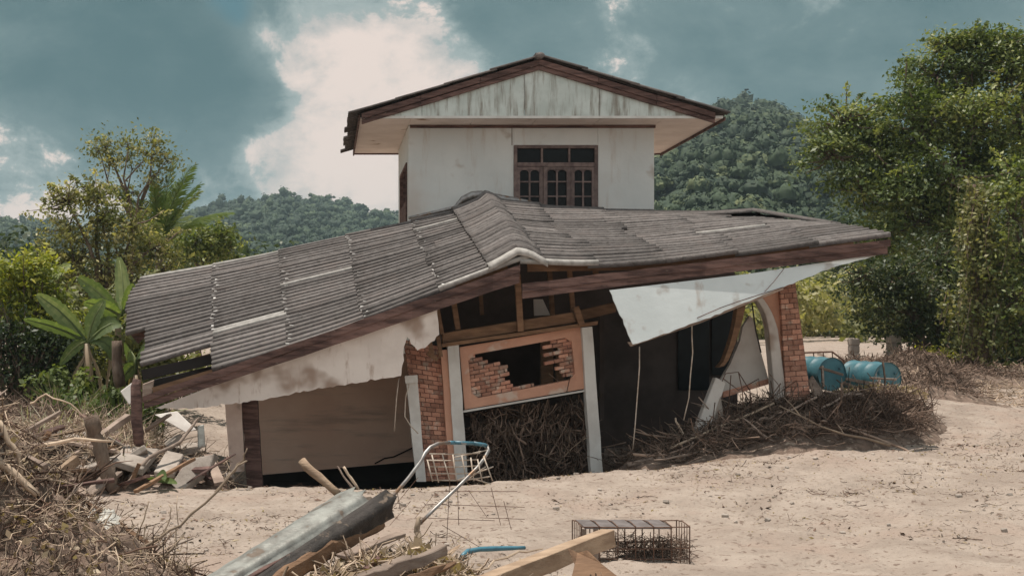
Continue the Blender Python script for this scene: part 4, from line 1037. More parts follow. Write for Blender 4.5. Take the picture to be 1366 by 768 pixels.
def banana(label, px, Y, py0, leaves, seed, dead=()):
    g = np.random.default_rng(seed); X = (px - CX) * Y / F; z = g1(X, Y); root = thing('banana_plant', label, 'banana plant', (X, Y, z), 'banana plants beside the roof')
    top = at(px + g.normal() * 3, py0, Y); mb = MB(); mb.tube([(X, Y, z - .2), (X + .02, Y, (z + top.z) / 2), top], [.13, .10, .06], 9); mb.build('stem', mBanD, root, smooth=True)
    for grp, nm, mt in ((leaves, 'leaf', mBan), (dead, 'dry_leaf', mBanD)):
        for (b, c, t, w, roll, hue) in grp:
            V, Q, A = [], [], []; yo = g.uniform(-.5, .5)
            bb = at(*b, Y); cc = at(*c, Y) + Vector((0, yo * .6, 0)); tt = at(*t, Y) + Vector((0, yo, 0))
            blade(V, Q, A, bb, cc, tt, w * (1.1 if nm == 'leaf' else .55) * Y / F, roll * .45, g, n=22, hue=hue, notch=.22 if nm == 'leaf' else .6, cup=.10)
            o = npmesh(nm, V, Q, mt, parent=root, attr=A, smooth=False)
            mb = MB(); pts = [top] + [bb * (1 - t_) ** 2 + cc * 2 * t_ * (1 - t_) + tt * t_ * t_ for t_ in (0, .3, .6, .95)]
            mb.tube([p + Vector((0, 0.0, .0)) for p in pts], [.035, .03, .02, .015, .006], 5); mb.build('midrib', mBan if nm == 'leaf' else mBanD, o, smooth=True)
    return root
banana('front banana plant with two long split leaves reaching left', 117, 25, 458,
       [((112, 450), (85, 415), (46, 392), 26, .5, .6), ((110, 452), (75, 432), (38, 426), 16, 1.0, .3), ((118, 450), (122, 425), (140, 400), 22, .4, .45), ((121, 452), (145, 425), (160, 432), 24, .7, .35), ((122, 455), (150, 450), (150, 480), 20, .9, .3), ((114, 455), (100, 460), (84, 486), 16, .9, .5)], 61,
       [((116, 470), (100, 500), (92, 540), 14, .6, .5), ((120, 470), (135, 500), (140, 545), 14, .6, .4)])
banana('rear banana plant with one tall upright pale leaf against the roof corner', 160, 26.5, 432,
       [((163, 412), (166, 385), (156, 342), 22, .35, .75), ((158, 416), (132, 388), (99, 369), 24, .7, .5), ((166, 415), (176, 396), (183, 380), 18, .7, .45), ((160, 420), (140, 405), (118, 404), 22, .8, .5), ((158, 425), (135, 430), (126, 452), 24, .5, .35), ((168, 428), (182, 440), (178, 470), 20, .8, .4)], 62,
       [((158, 440), (150, 470), (146, 520), 14, .5, .4)])
banana('small banana plant with a broken drooping leaf under the roof corner', 180, 23.5, 500,
       [((180, 478), (168, 458), (164, 480), 26, .5, .35), ((182, 480), (196, 455), (200, 482), 20, .5, .3), ((180, 485), (172, 490), (160, 512), 18, .7, .5)], 63, [((182, 490), (190, 510), (192, 545), 14, .6, .5), ((178, 490), (168, 515), (166, 550), 12, .6, .3)])
banana('distant banana clump at the far left above the yellow-green bush', 60, 30, 385,
       [((58, 375), (45, 352), (28, 345), 18, .6, .8), ((62, 374), (64, 350), (60, 336), 16, .5, .85), ((64, 376), (78, 360), (92, 352), 16, .8, .7)], 64)
def palm(label, px, Y, py0, n, L, seed, lo=.2, hi=1.5, az0=0, az1=6.28):
    g = np.random.default_rng(seed); X = (px - CX) * Y / F; z = g1(X, Y); root = thing('palm', label, 'palm tree', (X, Y, z)); top = at(px, py0, Y)
    mb = MB(); mb.tube([(X, Y, z - .2), (X + .1, Y, (z + top.z) / 2), top], [.2, .15, .12], 9); mb.build('trunk', mBark, root, smooth=True)
    V, Q, A = [], [], []; P = []
    for i in range(n):
        az = g.uniform(az0, az1); el = g.uniform(lo, hi); l = L * g.uniform(.7, 1.1); d = Vector((math.cos(az) * math.cos(el), math.sin(az) * math.cos(el), math.sin(el)))
        pts = []; p = top.copy(); dd = d.copy(); h = g.uniform(.2, .9)
        for k in range(14):
            pts.append(p.copy()); dd = (dd + Vector((0, 0, -.085))).normalized(); p = p + dd * (l / 13)
        P.append([tuple(q) for q in pts])
        for k in range(2, 14):
            t = (pts[k] - pts[k - 1]).normalized(); s = t.cross(Vector((0, 0, 1))).normalized()
            for sub in range(4):
                q = pts[k - 1].lerp(pts[k], sub / 4)
                for sg in (-1, 1):
                    ll = l * .20 * math.sin(math.pi * (k / 15)) ** .6 * g.uniform(.8, 1.1); e = q + (s * sg * .62 + t * .8 + Vector((0, 0, -.25 + g.normal() * .12))) * ll; b = len(V); wv = t * .013
                    V += [tuple(q - wv), tuple(q + wv), tuple(q.lerp(e, .6) + wv * .9 + Vector((0, 0, .03))), tuple(e), ]; Q.append((b, b + 1, b + 2, b + 3)); A.append(min(1, max(0, h + g.normal() * .1)))
    npmesh('frond', V, Q, mPalm, parent=root, attr=A)
    P = np.array(P); v_, q_, _ = tubes(P, np.linspace(.03, .006, 14)[None].repeat(n, 0)); npmesh('frond_stalk', v_, q_, mPalm, parent=root)
palm('feathery palm with upright fronds between the slender tree and the roof', 212, 37, 335, 24, 2.5, 71, .85, 1.5)
# pale strappy grass clump, left yard
def grassclump(name, label, pxs, pys, Y0, Y1, n, L, w, mt, seed, lean=.5, z0=None):
    g = np.random.default_rng(seed); V, Q, A = [], [], []
    px = g.uniform(*pxs, n); Y = g.uniform(Y0, Y1, n); X = (px - CX) * Y / F; Z = gz(X, Y) + (z0 or 0)
    for i in range(n):
        d = Vector((g.normal() * lean, g.normal() * lean, 1)).normalized(); l = L * g.uniform(.4, 1.2); bnd = Vector((d.x, d.y, -.5)) * l * g.uniform(.1, .6); b = Vector((X[i], Y[i], Z[i])); s = d.cross(Vector((g.normal(), -1, g.normal()))).normalized(); h = g.random(); b0 = len(V)
        for k in range(6):
            t = k / 5; p = b + d * l * t + bnd * t * t; ww = w * (1 - t * .85); V += [tuple(p - s * ww), tuple(p + s * ww)]
        for k in range(5): q = b0 + k * 2; Q.append((q, q + 1, q + 3, q + 2)); A.append(h)
    return stuff(npmesh(name, V, Q, mt, loc=(0, 0, 0), attr=A), label, 'grass')
grassclump('strap_grass', 'pale strap-leaved grass bent over in the left yard', (30, 190), None, 17.5, 22, 520, .62, .018, mGrass, 81, .45)
grassclump('green_grass', 'green blades growing below the banana plants', (60, 200), None, 22, 25.5, 420, .9, .018, mPalm, 82, .4)
grassclump('dry_reeds', 'dry brown stalks below the banana plants', (70, 215), None, 19.5, 24.5, 500, .9, .014, mStraw, 83, .55)
# ---------------------------------------------------------------- debris
def heapmesh(name, bumps, x0, x1, y0, y1, st, mt, label, seed=0, rgh=.10, lift=0.0):
    xs = np.arange(x0, x1, st); ys = np.arange(y0, y1, st); X, Y = np.meshgrid(xs, ys); h = heaph(bumps, X, Y)
    Z = gz(X, Y) + h * (1 + .0) + rgh * fbm(X + seed, Y, 4, 1.9) * np.clip(h * 5, 0, 1) + rgh * .8 * np.abs(fbm(X, Y + seed, 3, 7)) * np.clip(h * 5, 0, 1) - .06 * (h < .05) - .03
    idx = np.arange(X.size).reshape(X.shape); Q = np.stack([idx[:-1, :-1], idx[:-1, 1:], idx[1:, 1:], idx[1:, :-1]], -1).reshape(-1, 4)
    keep = (h.ravel()[Q].max(1) > .03); Q = Q[keep]
    o = npmesh(name, np.stack([X, Y, Z], -1).reshape(-1, 3), Q, mt, loc=(0, 0, 0), smooth=False); return stuff(o, label, 'debris')
def heaph(bumps, X, Y):
    h = np.zeros(np.shape(X))
    for (px, yy, hh, rx, ry) in bumps:
        bx = (px - CX) * yy / F; h = np.maximum(h, hh * np.exp(-(((X - bx) / rx) ** 2 + ((Y - yy) / ry) ** 2)))
    return h
def scatter(bumps, n, x0, x1, y0, y1, g, thr=.08):
    X = g.uniform(x0, x1, n * 8); Y = g.uniform(y0, y1, n * 8); h = heaph(bumps, X, Y); k = g.random(len(X)) < np.clip((h - thr) * 5, 0, 1); X, Y, h = X[k][:n], Y[k][:n], h[k][:n]
    return X, Y, gz(X, Y) + h
def twigstuff(name, label, C, L, r, mt, seed, spread=(1, 1, .35), K=6, curl=.6, dirs=None):
    g = np.random.default_rng(seed); P, rr = twigs(C, L, r, spread, K, curl, g, dirs); V, Q, ids = tubes(P, rr); a = g.random(len(C))[ids]
    return stuff(npmesh(name, V, Q, mt, loc=(0, 0, 0), attr=a), label, 'twigs')
g = np.random.default_rng(101)
# right-hand heap in front of the arch
RB = [(880, 18.2, .15, .5, .3), (950, 18.2, .2, .7, .35), (1030, 18.4, .26, .8, .4), (1110, 18.7, .30, .8, .5), (1180, 19.1, .28, .6, .5), (880, 18.9, .26, .7, .45), (960, 18.9, .42, .9, .55), (1040, 19.2, .50, .8, .6), (1100, 19.5, .40, .8, .7), (1160, 19.9, .30, .7, .7), (1200, 20.0, .28, .45, .7), (990, 20.0, .5, 1.2, .7), (900, 20.2, .35, 1.2, .6), (1120, 21.2, .08, 1.3, .8)]
heapmesh('root_heap', RB, 3.5, 10.5, 17.6, 23.5, .05, mHeap, 'brown heap of roots and soil banked against the right corner of the house', 1)
X, Y, Z = scatter(RB, 5200, 3.5, 10.5, 17.6, 23, g); n = len(X)
twigstuff('twig_tangle', 'dense tangle of brown twigs over the heap at the right corner of the house', np.stack([X, Y, Z + g.uniform(-.03, .16, n)], 1), np.exp(g.normal(size=n) * .5 - 1.15), np.exp(g.normal(size=n) * .4 - 5.15), mTwig, 1, (1, .8, .5), curl=.9)
k = X > 7.2
Xr, Yr, Zr = X[k], Y[k], Z[k]; n = len(Xr)
twigstuff('fine_roots', 'fine hairy roots on the right end of the heap', np.stack([Xr, Yr - .1, Zr + g.uniform(-.05, .1, n)], 1), g.uniform(.2, .5, n), .0035, mTwigD, 2, (.7, .7, .8))
X, Y, Z = scatter([(1150, 21.2, .5, .8, .5), (1185, 21.3, .5, .5, .4)], 1500, 6, 11, 20.3, 22.5, g); Z = gz(X, Y) + heaph(RB, X, Y) + g.uniform(.0, .2, len(X))
V, Q = leafcards(np.stack([X, Y, Z], 1), g.normal(size=(len(X), 3)) + np.array([0, -.3, .6]), g.uniform(.05, .14, len(X)), g, .5)
stuff(npmesh('dry_leaves', V, Q, mBanD, loc=(0, 0, 0)), 'pale dry leaves caught below the blue drums', 'leaves')
# curtain of roots under the window
n = 2300; px = g.uniform(630, 786, n); py = g.uniform(545, 650, n); Yc = g.uniform(19.5, 20.5, n)
topline = 546 - (px - 620) * .17; py = np.maximum(py, topline + g.uniform(3, 40, n) * (1 - .4 * np.sin((px - 630) / 40)))
C = np.stack([(px - CX) * Yc / F, Yc, EYE + (CY - py) * Yc / F], 1); D = g.normal(size=(n, 3)) * np.array([.45, .4, 1.0])
twigstuff('root_curtain', 'thick curtain of dry roots filling the opening under the brick window panel', C, np.exp(g.normal(size=n) * .4 - .9), np.exp(g.normal(size=n) * .55 - 4.95), mTwig, 3, dirs=D, curl=.7)
DUM = heapmesh('silt_mound', [(700, 20.6, .9, 1.0, .6), (640, 20.4, .6, .5, .5), (770, 20.5, .7, .5, .5)], 1.5, 5, 19.6, 21.9, .06, mHeap, 'dark mound of silt and roots inside the opening under the brick panel', 4)
# left yard rubble
LB = [(90, 17.6, .30, .9, .6), (180, 18.2, .22, .9, .7), (240, 18.6, .20, .6, .5), (285, 18.9, .22, .5, .4), (130, 19.5, .25, 1.4, .8), (20, 17.5, .35, 1.0, .7), (270, 18.2, .16, .5, .4), (60, 22, .35, 1.5, .8)]
heapmesh('rubble_mound', LB, -7, -.9, 16.2, 23.5, .05, mHeap, 'brown mound of mud and rubble in the left yard', 6)
X, Y, Z = scatter(LB, 1900, -7, -.9, 16.5, 23, g); n = len(X)
twigstuff('yard_twigs', 'brown twigs scattered over the left yard rubble', np.stack([X, Y, Z + g.uniform(-.02, .07, n)], 1), np.exp(g.normal(size=n) * .5 - 1.2), np.exp(g.normal(size=n) * .5 - 5.1), mTwig, 5, (1, .8, .5))
X, Y, Z = scatter(LB, 900, -7, -.9, 16.5, 21, g); n = len(X)
twigstuff('yard_straw', 'pale straw lying over the left yard rubble', np.stack([X, Y, Z + g.uniform(.02, .2, n)], 1), g.uniform(.25, .9, n), g.uniform(.004, .009, n), mStraw, 6, (1, .6, .6))
rb = MB()
for i in range(420):
    X_, Y_, Z_ = scatter(LB, 1, -6, -.9, 16.6, 20.5, g)
    if not len(X_): continue
    s = .03 + .12 * random.random() ** 2; M = Matrix.Rotation(random.random() * 6, 3, 'Z') @ Matrix.Rotation(random.uniform(-.9, .9), 3, 'X'); rb.obox((X_[0], Y_[0], Z_[0] + .04), (s * 1.7, s * 1.2, s * .6), M)
o = rb.build('rubble_bits', [mConc], None, loc=(0, 0, 0), bevel=.008); stuff(o, 'small broken chunks of concrete and clay over the left yard', 'rubble')
# foreground heap, bottom left
FB = [(-130, 9.3, 1.75, 1.35, 1.1), (40, 8.8, .8, .9, .8), (190, 9.4, .30, .5, .5), (120, 9.0, .5, .6, .6)]
heapmesh('debris_heap', FB, -6, -.6, 7.4, 11.6, .035, mHeap, 'dark heap of matted debris in the bottom left corner', 7, .22)
X, Y, Z = scatter(FB, 3600, -4.6, -.7, 7.6, 11.3, g); n = len(X)
twigstuff('heap_twigs', 'mass of brown twigs matted over the bottom left heap', np.stack([X, Y, Z + g.uniform(-.02, .14, n)], 1), np.exp(g.normal(size=n) * .5 - 1.7), np.exp(g.normal(size=n) * .5 - 5.7), mTwigD, 7, (1, .8, .6), curl=.9)
X, Y, Z = scatter(FB, 1500, -4.2, -.9, 7.8, 11, g); n = len(X)
twigstuff('heap_straw', 'pale straw strewn over the bottom left heap', np.stack([X, Y, Z + g.uniform(.02, .17, n)], 1), g.uniform(.12, .5, n), g.uniform(.0022, .006, n), mStraw, 8, (1, .6, .7), curl=.7)
X, Y, Z = scatter(FB, 1500, -4.2, -.9, 7.8, 10.5, g); V, Q = leafcards(np.stack([X, Y, Z + g.uniform(0, .12, len(X))], 1), g.normal(size=(len(X), 3)) + np.array([0, -.2, .5]), g.uniform(.03, .1, len(X)), g, .6)
stuff(npmesh('heap_leaves', V, Q, mBanD, loc=(0, 0, 0)), 'dead leaves matted into the bottom left heap', 'leaves')
# litter on the mud
def litter(name, label, cat, n, region, size, mt, seed, dens=None):
    g = np.random.default_rng(seed); X = g.uniform(region[0], region[1], n); Y = g.uniform(region[2], region[3], n)
    k = fbm(X, Y, 3, .8) + g.normal(size=n) * .12 > (dens if dens is not None else -.1); X, Y = X[k], Y[k]; Z = gz(X, Y); m = len(X)
    V, Q = leafcards(np.stack([X, Y, Z + .012], 1), g.normal(size=(m, 3)) * .35 + np.array([0, 0, 1]), size * np.exp(g.normal(size=m) * .45), g, .45); stuff(npmesh(name, V, Q, mt, loc=(0, 0, 0)), label, cat)
litter('mud_litter', 'scattered dark leaf scraps on the open mud in front of the house', 'litter', 20000, (-5, 16, 9.5, 19), .024, mBanD, 91, .05)
litter('dark_litter', 'scattered dark bark crumbs on the open mud', 'litter', 16000, (-5, 16, 9.5, 19.5), .028, mTwigD, 92, .10)
g = np.random.default_rng(93); n = 3200; X = g.uniform(-4, 15, n); Y = g.uniform(10, 19, n); k = fbm(X, Y, 3, .8) > .1; X, Y = X[k], Y[k]; n = len(X)
twigstuff('mud_twigs', 'small twigs lying on the open mud', np.stack([X, Y, gz(X, Y) + .012], 1), g.uniform(.05, .25, n), g.uniform(.002, .005, n), mTwigD, 94, (1, 1, .05))
rb = MB(); rs0_ = random.Random(8)
for i in range(700):
    X_, Y_ = rs0_.uniform(-4, 15), rs0_.uniform(9.8, 18.5); s_ = .010 + .035 * rs0_.random() ** 3
    if float(fbm(np.array([X_]), np.array([Y_]), 3, .8)[0]) < -.1: continue
    M = Matrix.Rotation(rs0_.random() * 6, 3, 'Z') @ Matrix.Rotation(rs0_.uniform(-.6, .6), 3, 'X'); rb.obox((X_, Y_, g1(X_, Y_) + s_ * .25), (s_ * 1.7, s_ * 1.2, s_ * .9), M)
stuff(rb.build('mud_clods', [mConc], None, loc=(0, 0, 0), bevel=.006), 'small clods and stones scattered on the open mud', 'stones')
g = np.random.default_rng(95); n = 9000; px = g.uniform(1150, 1900, n); Y = g.uniform(23.5, 36, n) ; X = (px - CX) * Y / F; lim = 24.5 + (1366 - px) * .006; k = (Y > lim) & (fbm(X, Y, 3, .7) > -.35); X, Y = X[k], Y[k]; n = len(X)
twigstuff('driftwood_litter', 'carpet of pale broken twigs on the ground at the right edge', np.stack([X, Y, gz(X, Y) + g.uniform(0, .12, n)], 1), np.exp(g.normal(size=n) * .5 - 1.3), np.exp(g.normal(size=n) * .4 - 4.75), mStraw, 96, (1, 1, .35))
HB = [(1262, 25.5, .5, .6, .5), (1180, 31, .25, 1.3, .8), (1218, 31, .5, .6, .8), (1240, 30.0, .35, .8, .7), (1300, 28, .25, 1.8, .7), (1240, 24.3, .28, 1.2, .5), (1140, 30, .35, 1.0, .7)]
heapmesh('soil_banks', HB, 8, 20, 23, 34, .09, mHeap, 'low brown banks of soil and roots behind and right of the blue drums', 12)
X, Y, Z = scatter(HB, 2600, 8, 18, 23, 34, g); n = len(X); twigstuff('bank_twigs', 'brown twigs on the soil banks behind and right of the blue drums', np.stack([X, Y, Z + g.uniform(-.02, .12, n)], 1), g.uniform(.2, .6, n), g.uniform(.006, .014, n), mTwig, 97, (1, 1, .6))

def item(mb, name, label, cat, mats, group=None, smooth=False, bevel=0):
    return tag(mb.build(name, mats, None, smooth=smooth, bevel=bevel), label, cat, group)
def log(name, label, cat, pts, Y, r, mt, group=None, n=8, jag=.01, sub=3, z=None):
    """pts in px; Y a number or list"""
    P = []; Ys = Y if isinstance(Y, (list, tuple)) else [Y] * len(pts)
    raw = [at(x, y, yy) for (x, y), yy in zip(pts, Ys)]; rs0 = r if isinstance(r, (list, tuple)) else [r, r * .6]
    out = []; rs = []
    m = (len(raw) - 1) * sub
    for i in range(m + 1):
        t = i / m * (len(raw) - 1); k = min(int(t), len(raw) - 2); f = t - k
        out.append(raw[k].lerp(raw[k + 1], f) + Vector([random.gauss(0, jag) for _ in range(3)])); tt = i / m * (len(rs0) - 1); kk = min(int(tt), len(rs0) - 2); rs.append((rs0[kk] * (1 - (tt - kk)) + rs0[kk + 1] * (tt - kk)) * random.uniform(.88, 1.12))
    mb = MB(); mb.tube(out, rs, n); return item(mb, name, label, cat, mt, group, smooth=n > 5)
def plank(name, label, p, Yp, q, Yq, w, h, mt, cat='plank', up=(0, 0, 1), group=None, rough=.006, seg=5, taper=1.0):
    mb = MB(); mb.beam(at(*p, Yp), at(*q, Yq), w, h, up=up, rough=rough, seg=seg, taper=taper); return item(mb, name, label, cat, mt, group, bevel=.004)
def slab(name, label, pts, d, mt, cat='slab', bevel=.012):
    mb = MB(); mb.prism([at(x, y, Y_) for x, y, Y_ in pts], d); return item(mb, name, label, cat, mt, bevel=bevel)
# logs and poles in the right heap
log('log', 'long bare grey log lying across the right-hand root heap', 'log', [(838, 620), (930, 600), (1040, 590), (1120, 574), (1180, 570)], [18.6, 18.7, 18.9, 19.1, 19.3], [.035, .05, .055, .045, .03], mWoodG)
log('pole', 'straight pale pole slanting up towards the arch foot', 'pole', [(893, 598), (955, 572), (1032, 538)], [18.6, 18.7, 19.1], [.02, .018], mStraw, n=6, jag=.004)
log('branch', 'forked grey branch standing up at the left end of the right-hand heap', 'branch', [(899, 556), (908, 572), (920, 588)], [19.2, 19.1, 19.0], [.014, .02], mStraw, n=5)
log('branch', 'thick brown branch rising diagonally below the arch', 'branch', [(985, 585), (1015, 560), (1050, 548), (1090, 530)], 18.9, [.03, .025, .015], mWoodG)
log('branch', 'thin pale branch leaning in front of the long log', 'branch', [(1048, 612), (1060, 590), (1075, 562)], 18.5, [.012, .008], mStraw, n=5)
log('branch', 'dark crooked branch at the base of the brick pillar', 'branch', [(1010, 600), (1040, 575), (1072, 560), (1100, 552)], 18.8, [.02, .012], mWoodD)
log('branch', 'short brown branch poking forward at the left end of the heap', 'branch', [(905, 625), (915, 608), (925, 590)], 18.4, [.02, .012], mWoodG)
log('branch', 'pale bent branch resting low along the left foot of the heap', 'branch', [(838, 632), (880, 618), (925, 612)], 18.4, [.012, .02, .014], mStraw, n=6)
log('branch', 'bare branch sticking out at the right tip of the root heap', 'branch', [(1150, 585), (1190, 588), (1228, 580)], [19.0, 19.1, 19.2], [.02, .012, .008], mTwig, n=6)
slab('concrete_post', 'broken white concrete post leaning in the rubble left of the arch', [(955, 503, 19.3), (969, 510, 19.3), (940, 594, 18.95), (923, 586, 18.95)], (0, .16, 0), mWhiteR, 'post')
slab('concrete_chunk', 'pale broken chunk lying beside the leaning white concrete post', [(962, 528, 19.2), (966, 560, 19.2), (946, 592, 19), (936, 588, 19)], (0, .12, 0), mConc, 'rubble')
slab('brick_shard', 'single orange brick shard on the right-hand heap', [(946, 585, 18.6), (956, 582, 18.6), (962, 592, 18.6), (948, 596, 18.6)], (0, .08, 0), mOrange, 'brick')
slab('plaster_flake', 'pale plaster flake at the foot of the right-hand heap', [(962, 612, 18.3), (985, 614, 18.3), (980, 626, 18.25), (958, 626, 18.25)], (0, .05, 0), mConc, 'rubble')
slab('tilted_board', 'small pale triangular board leaning right of the brick pillar', [(1078, 508, 19.6), (1084, 500, 19.6), (1102, 528, 19.4), (1086, 532, 19.4)], (0, .03, 0), mWoodG, 'board')
mb = MB()
for pts in ([(958, 520), (968, 498), (985, 496), (1000, 520)], [(985, 496), (990, 520), (993, 560)], [(965, 505), (985, 520), (1012, 505), (1013, 515)], [(975, 500), (972, 540), (960, 560)], [(1000, 518), (1005, 560)]):
    mb.tube([at(x, y, 19.3) for x, y in pts], .008, 5)
item(mb, 'rebar', 'bent dark reinforcing rods in front of the white wall remnant', 'rebar', mRust, smooth=True)
# drums on their raft
def drum(label, px, py, Y):
    ax = Vector((.31, -.95, 0)).normalized() ; ax.z = -.03; Rr = .30; L = .88; c = at(px, py, Y); root = thing('steel_drum', label, 'drum', (c.x, c.y, c.z - Rr), 'blue drums beside the house')
    up = Vector((0, 0, 1)); sx = ax.cross(up).normalized(); up = sx.cross(ax).normalized(); n = 40
    mb = MB(); prof = [(0, Rr + .012), (.012, Rr + .012), (.02, Rr), (.29, Rr), (.30, Rr + .012), (.315, Rr + .012), (.325, Rr), (.56, Rr), (.57, Rr + .012), (.585, Rr + .012), (.595, Rr), (.86, Rr), (.868, Rr + .012), (.88, Rr + .012)]
    vs = []; fs = []
    for (d, r_) in prof:
        for k in range(n):
            an = 2 * math.pi * k / n; rr_ = r_ * (1 + .008 * math.sin(an * 3 + d * 9)); vs.append(c - ax * d + sx * math.cos(an) * rr_ + up * math.sin(an) * rr_)
    for i in range(len(prof) - 1):
        for k in range(n): fs.append((i * n + k, i * n + (k + 1) % n, (i + 1) * n + (k + 1) % n, (i + 1) * n + k))
    mb.add(vs, fs); mb.build('shell', mBlue, root, smooth=True)
    for d, sg in ((.018, 1), (.862, -1)):
        mb = MB()
        ring = [c - ax * d + sx * math.cos(2 * math.pi * k / n) * (Rr - .002) + up * math.sin(2 * math.pi * k / n) * (Rr - .002) for k in range(n)]; mb.add(ring, [tuple(range(n))]); mb.build('lid', mBlue, root)
    mb = MB()
    for a_, r_ in ((.6, .035), (2.6, .02)):
        q = c - ax * .015 + sx * math.cos(a_) * .2 + up * math.sin(a_) * .2; mb.tube([q, q + ax * .02], r_, 12)
    mb.build('bung', mBlue, root, smooth=True); return root
drum('blue drum nearer the brick pillar, partly hidden by brush', 1110, 499, 23.4)
drum('blue drum on the right, farther from the house', 1184, 506, 22.9)
mb = MB(); yy = 22.0
for (p, q, w) in (((1093, 490), (1125, 500), .04), ((1097, 488), (1098, 516), .04), ((1128, 505), (1173, 513), .05), ((1173, 504), (1174, 522), .04), ((1160, 504), (1196, 506), .035), ((1124, 510), (1160, 524), .05)):
    mb.beam(at(*p, yy + .25), at(*q, yy + .05), w, w, up=(0, 1, 0), rough=.004, seg=2)
item(mb, 'raft_frame', 'pale battered wooden frame strapped round the two blue drums', 'frame', mWoodG, bevel=.004)
mb = MB(); mb.tube([at(1060, 471, 26), at(1080, 470, 26), at(1110, 469, 26), at(1125, 480, 26), at(1130, 495, 26)], .02, 6)
for px in (1072, 1085, 1098, 1110): mb.tube([at(px, 470, 26), at(px + 2, 490, 26)], .012, 5)
item(mb, 'metal_railing', 'thin bent metal railing behind the left blue drum', 'railing', mRust)
for (px, pyt, w, Y_, lb) in ((1139, 451, 12, 33, 'narrower upright concrete post standing behind the two drums'), (1192, 447, 15, 33, 'broader upright concrete post standing at the right end of the pale road edge')):
    mb = MB(); p = at(px, pyt, Y_); ww = w * Y_ / F / 2; zb = g1(p.x, Y_) - .2
    n_ = 5
    for k in range(n_):
        z0_, z1_ = zb + (p.z - zb) * k / n_, zb + (p.z - zb) * (k + 1) / n_; mb.box((p.x - ww + random.uniform(-.01, .01), Y_ - ww, z0_), (p.x + ww + random.uniform(-.01, .01), Y_ + ww, z1_))
    item(mb, 'concrete_post', lb, 'post', mConc, bevel=.02)
# pale road edge far behind
mb = MB(); mb.prism([at(1090, 468, 42), at(1100, 461, 46), at(1150, 458, 50), at(1200, 457, 52), at(1205, 462, 46), at(1160, 476, 40), at(1110, 480, 40)], (0, 0, -.3)); o = mb.build('road', mMud, None, loc=(0, 0, 0)); struct(o)
# left yard things
log('wooden_post', 'thick weathered post leaning left, standing in the left yard rubble', 'post', [(121, 556), (132, 590), (143, 625), (152, 656)], 16.6, [.095, .10, .10, .085], mBark, n=9, jag=.014, sub=4)
log('wooden_post', 'dark upright post at the low corner of the roof', 'post', [(182, 505), (181, 530), (183, 560), (184, 594)], 17.8, [.06, .085, .08, .075], mWoodD, n=7, jag=.01, sub=2)
log('wooden_post', 'brown dead banana trunk standing behind the roof corner', 'trunk', [(155, 455), (157, 485), (160, 515)], 23, [.09, .10], mBark, n=8)
plank('plank', 'pale plank sloping down in front of the leaning weathered post', (52, 654), 16.4, (103, 612), 16.8, .10, .12, mWoodP)
plank('plank', 'long grey plank slanting up behind the leaning weathered post', (95, 610), 17.4, (172, 555), 18.0, .13, .08, mWoodG)
plank('plank', 'thin board lying between the leaning post and the concrete slab', (120, 660), 16.3, (160, 630), 16.9, .08, .04, mWoodG)
plank('plank', 'short brown stake beside the foot of the leaning post', (176, 640), 16.8, (186, 618), 16.8, .05, .05, mWoodB)
plank('plank', 'dark beam end lying at the far left of the rubble', (0, 605), 16.5, (70, 590), 17.2, .10, .06, mWoodG)
slab('white_board', 'white board tilted below the low end of the verge', [(206, 553, 18.6), (236, 548, 18.6), (262, 573, 18.3), (248, 577, 18.3)], (0, .03, 0), mWhiteR, 'board')
slab('white_board', 'white board scrap wedged behind the dark upright post', [(160, 522, 19), (176, 510, 19), (182, 534, 18.9), (172, 540, 18.9)], (0, .03, 0), mWhiteR, 'board')
slab('white_board', 'grey-white board scrap standing right of the dark upright post', [(190, 512, 18.9), (206, 506, 18.9), (202, 528, 18.9), (190, 530, 18.9)], (0, .03, 0), mWoodG, 'board')
slab('concrete_slab', 'large tilted concrete slab with a sunlit face near the left pillar', [(228, 645, 17.0), (250, 612, 17.6), (286, 605, 18.1), (280, 622, 17.8), (240, 656, 17.0)], (.05, .25, -.06), mConc)
slab('concrete_slab', 'flat concrete slab lying behind the leaning weathered post', [(150, 612, 17.0), (165, 594, 18.0), (212, 598, 18.0), (190, 625, 17.0)], (0, .02, -.10), mConc)
slab('concrete_slab', 'small cracked concrete slab between the flat slab and the pillar', [(205, 628, 17.2), (222, 600, 18.0), (245, 605, 18.0), (232, 630, 17.2)], (0, .02, -.08), mConc)
slab('bent_sheet', 'bluish bent metal sheet left of the pink-white pillar', [(263, 568, 18.2), (272, 566, 18.2), (274, 596, 18.1), (264, 598, 18.1)], (0, .02, 0), mTin, 'metal sheet')
slab('grey_slate', 'dark grey flat board leaning low in the rubble left of the leaning post', [(112, 655, 16.3), (135, 632, 16.9), (148, 634, 16.9), (125, 664, 16.3)], (0, .04, -.02), mWoodG, 'board')
log('branch', 'long crooked branch lying from the rubble up to the white board', 'branch', [(166, 652), (196, 612), (240, 590), (262, 562), (272, 552)], [16.8, 17.2, 17.8, 18.2, 18.3], [.03, .03, .02, .012], mWoodG)
log('branch', 'pale thin stick leaning against the foot of the pink-white pillar', 'branch', [(284, 660), (305, 635), (322, 612), (330, 596)], 16.8, [.018, .016, .008], mStraw, n=6)
log('branch', 'pale bent branch arching over the strap-leaved grass', 'branch', [(40, 540), (60, 527), (95, 540), (120, 560)], 17, [.014, .012, .008], mStraw, n=5)
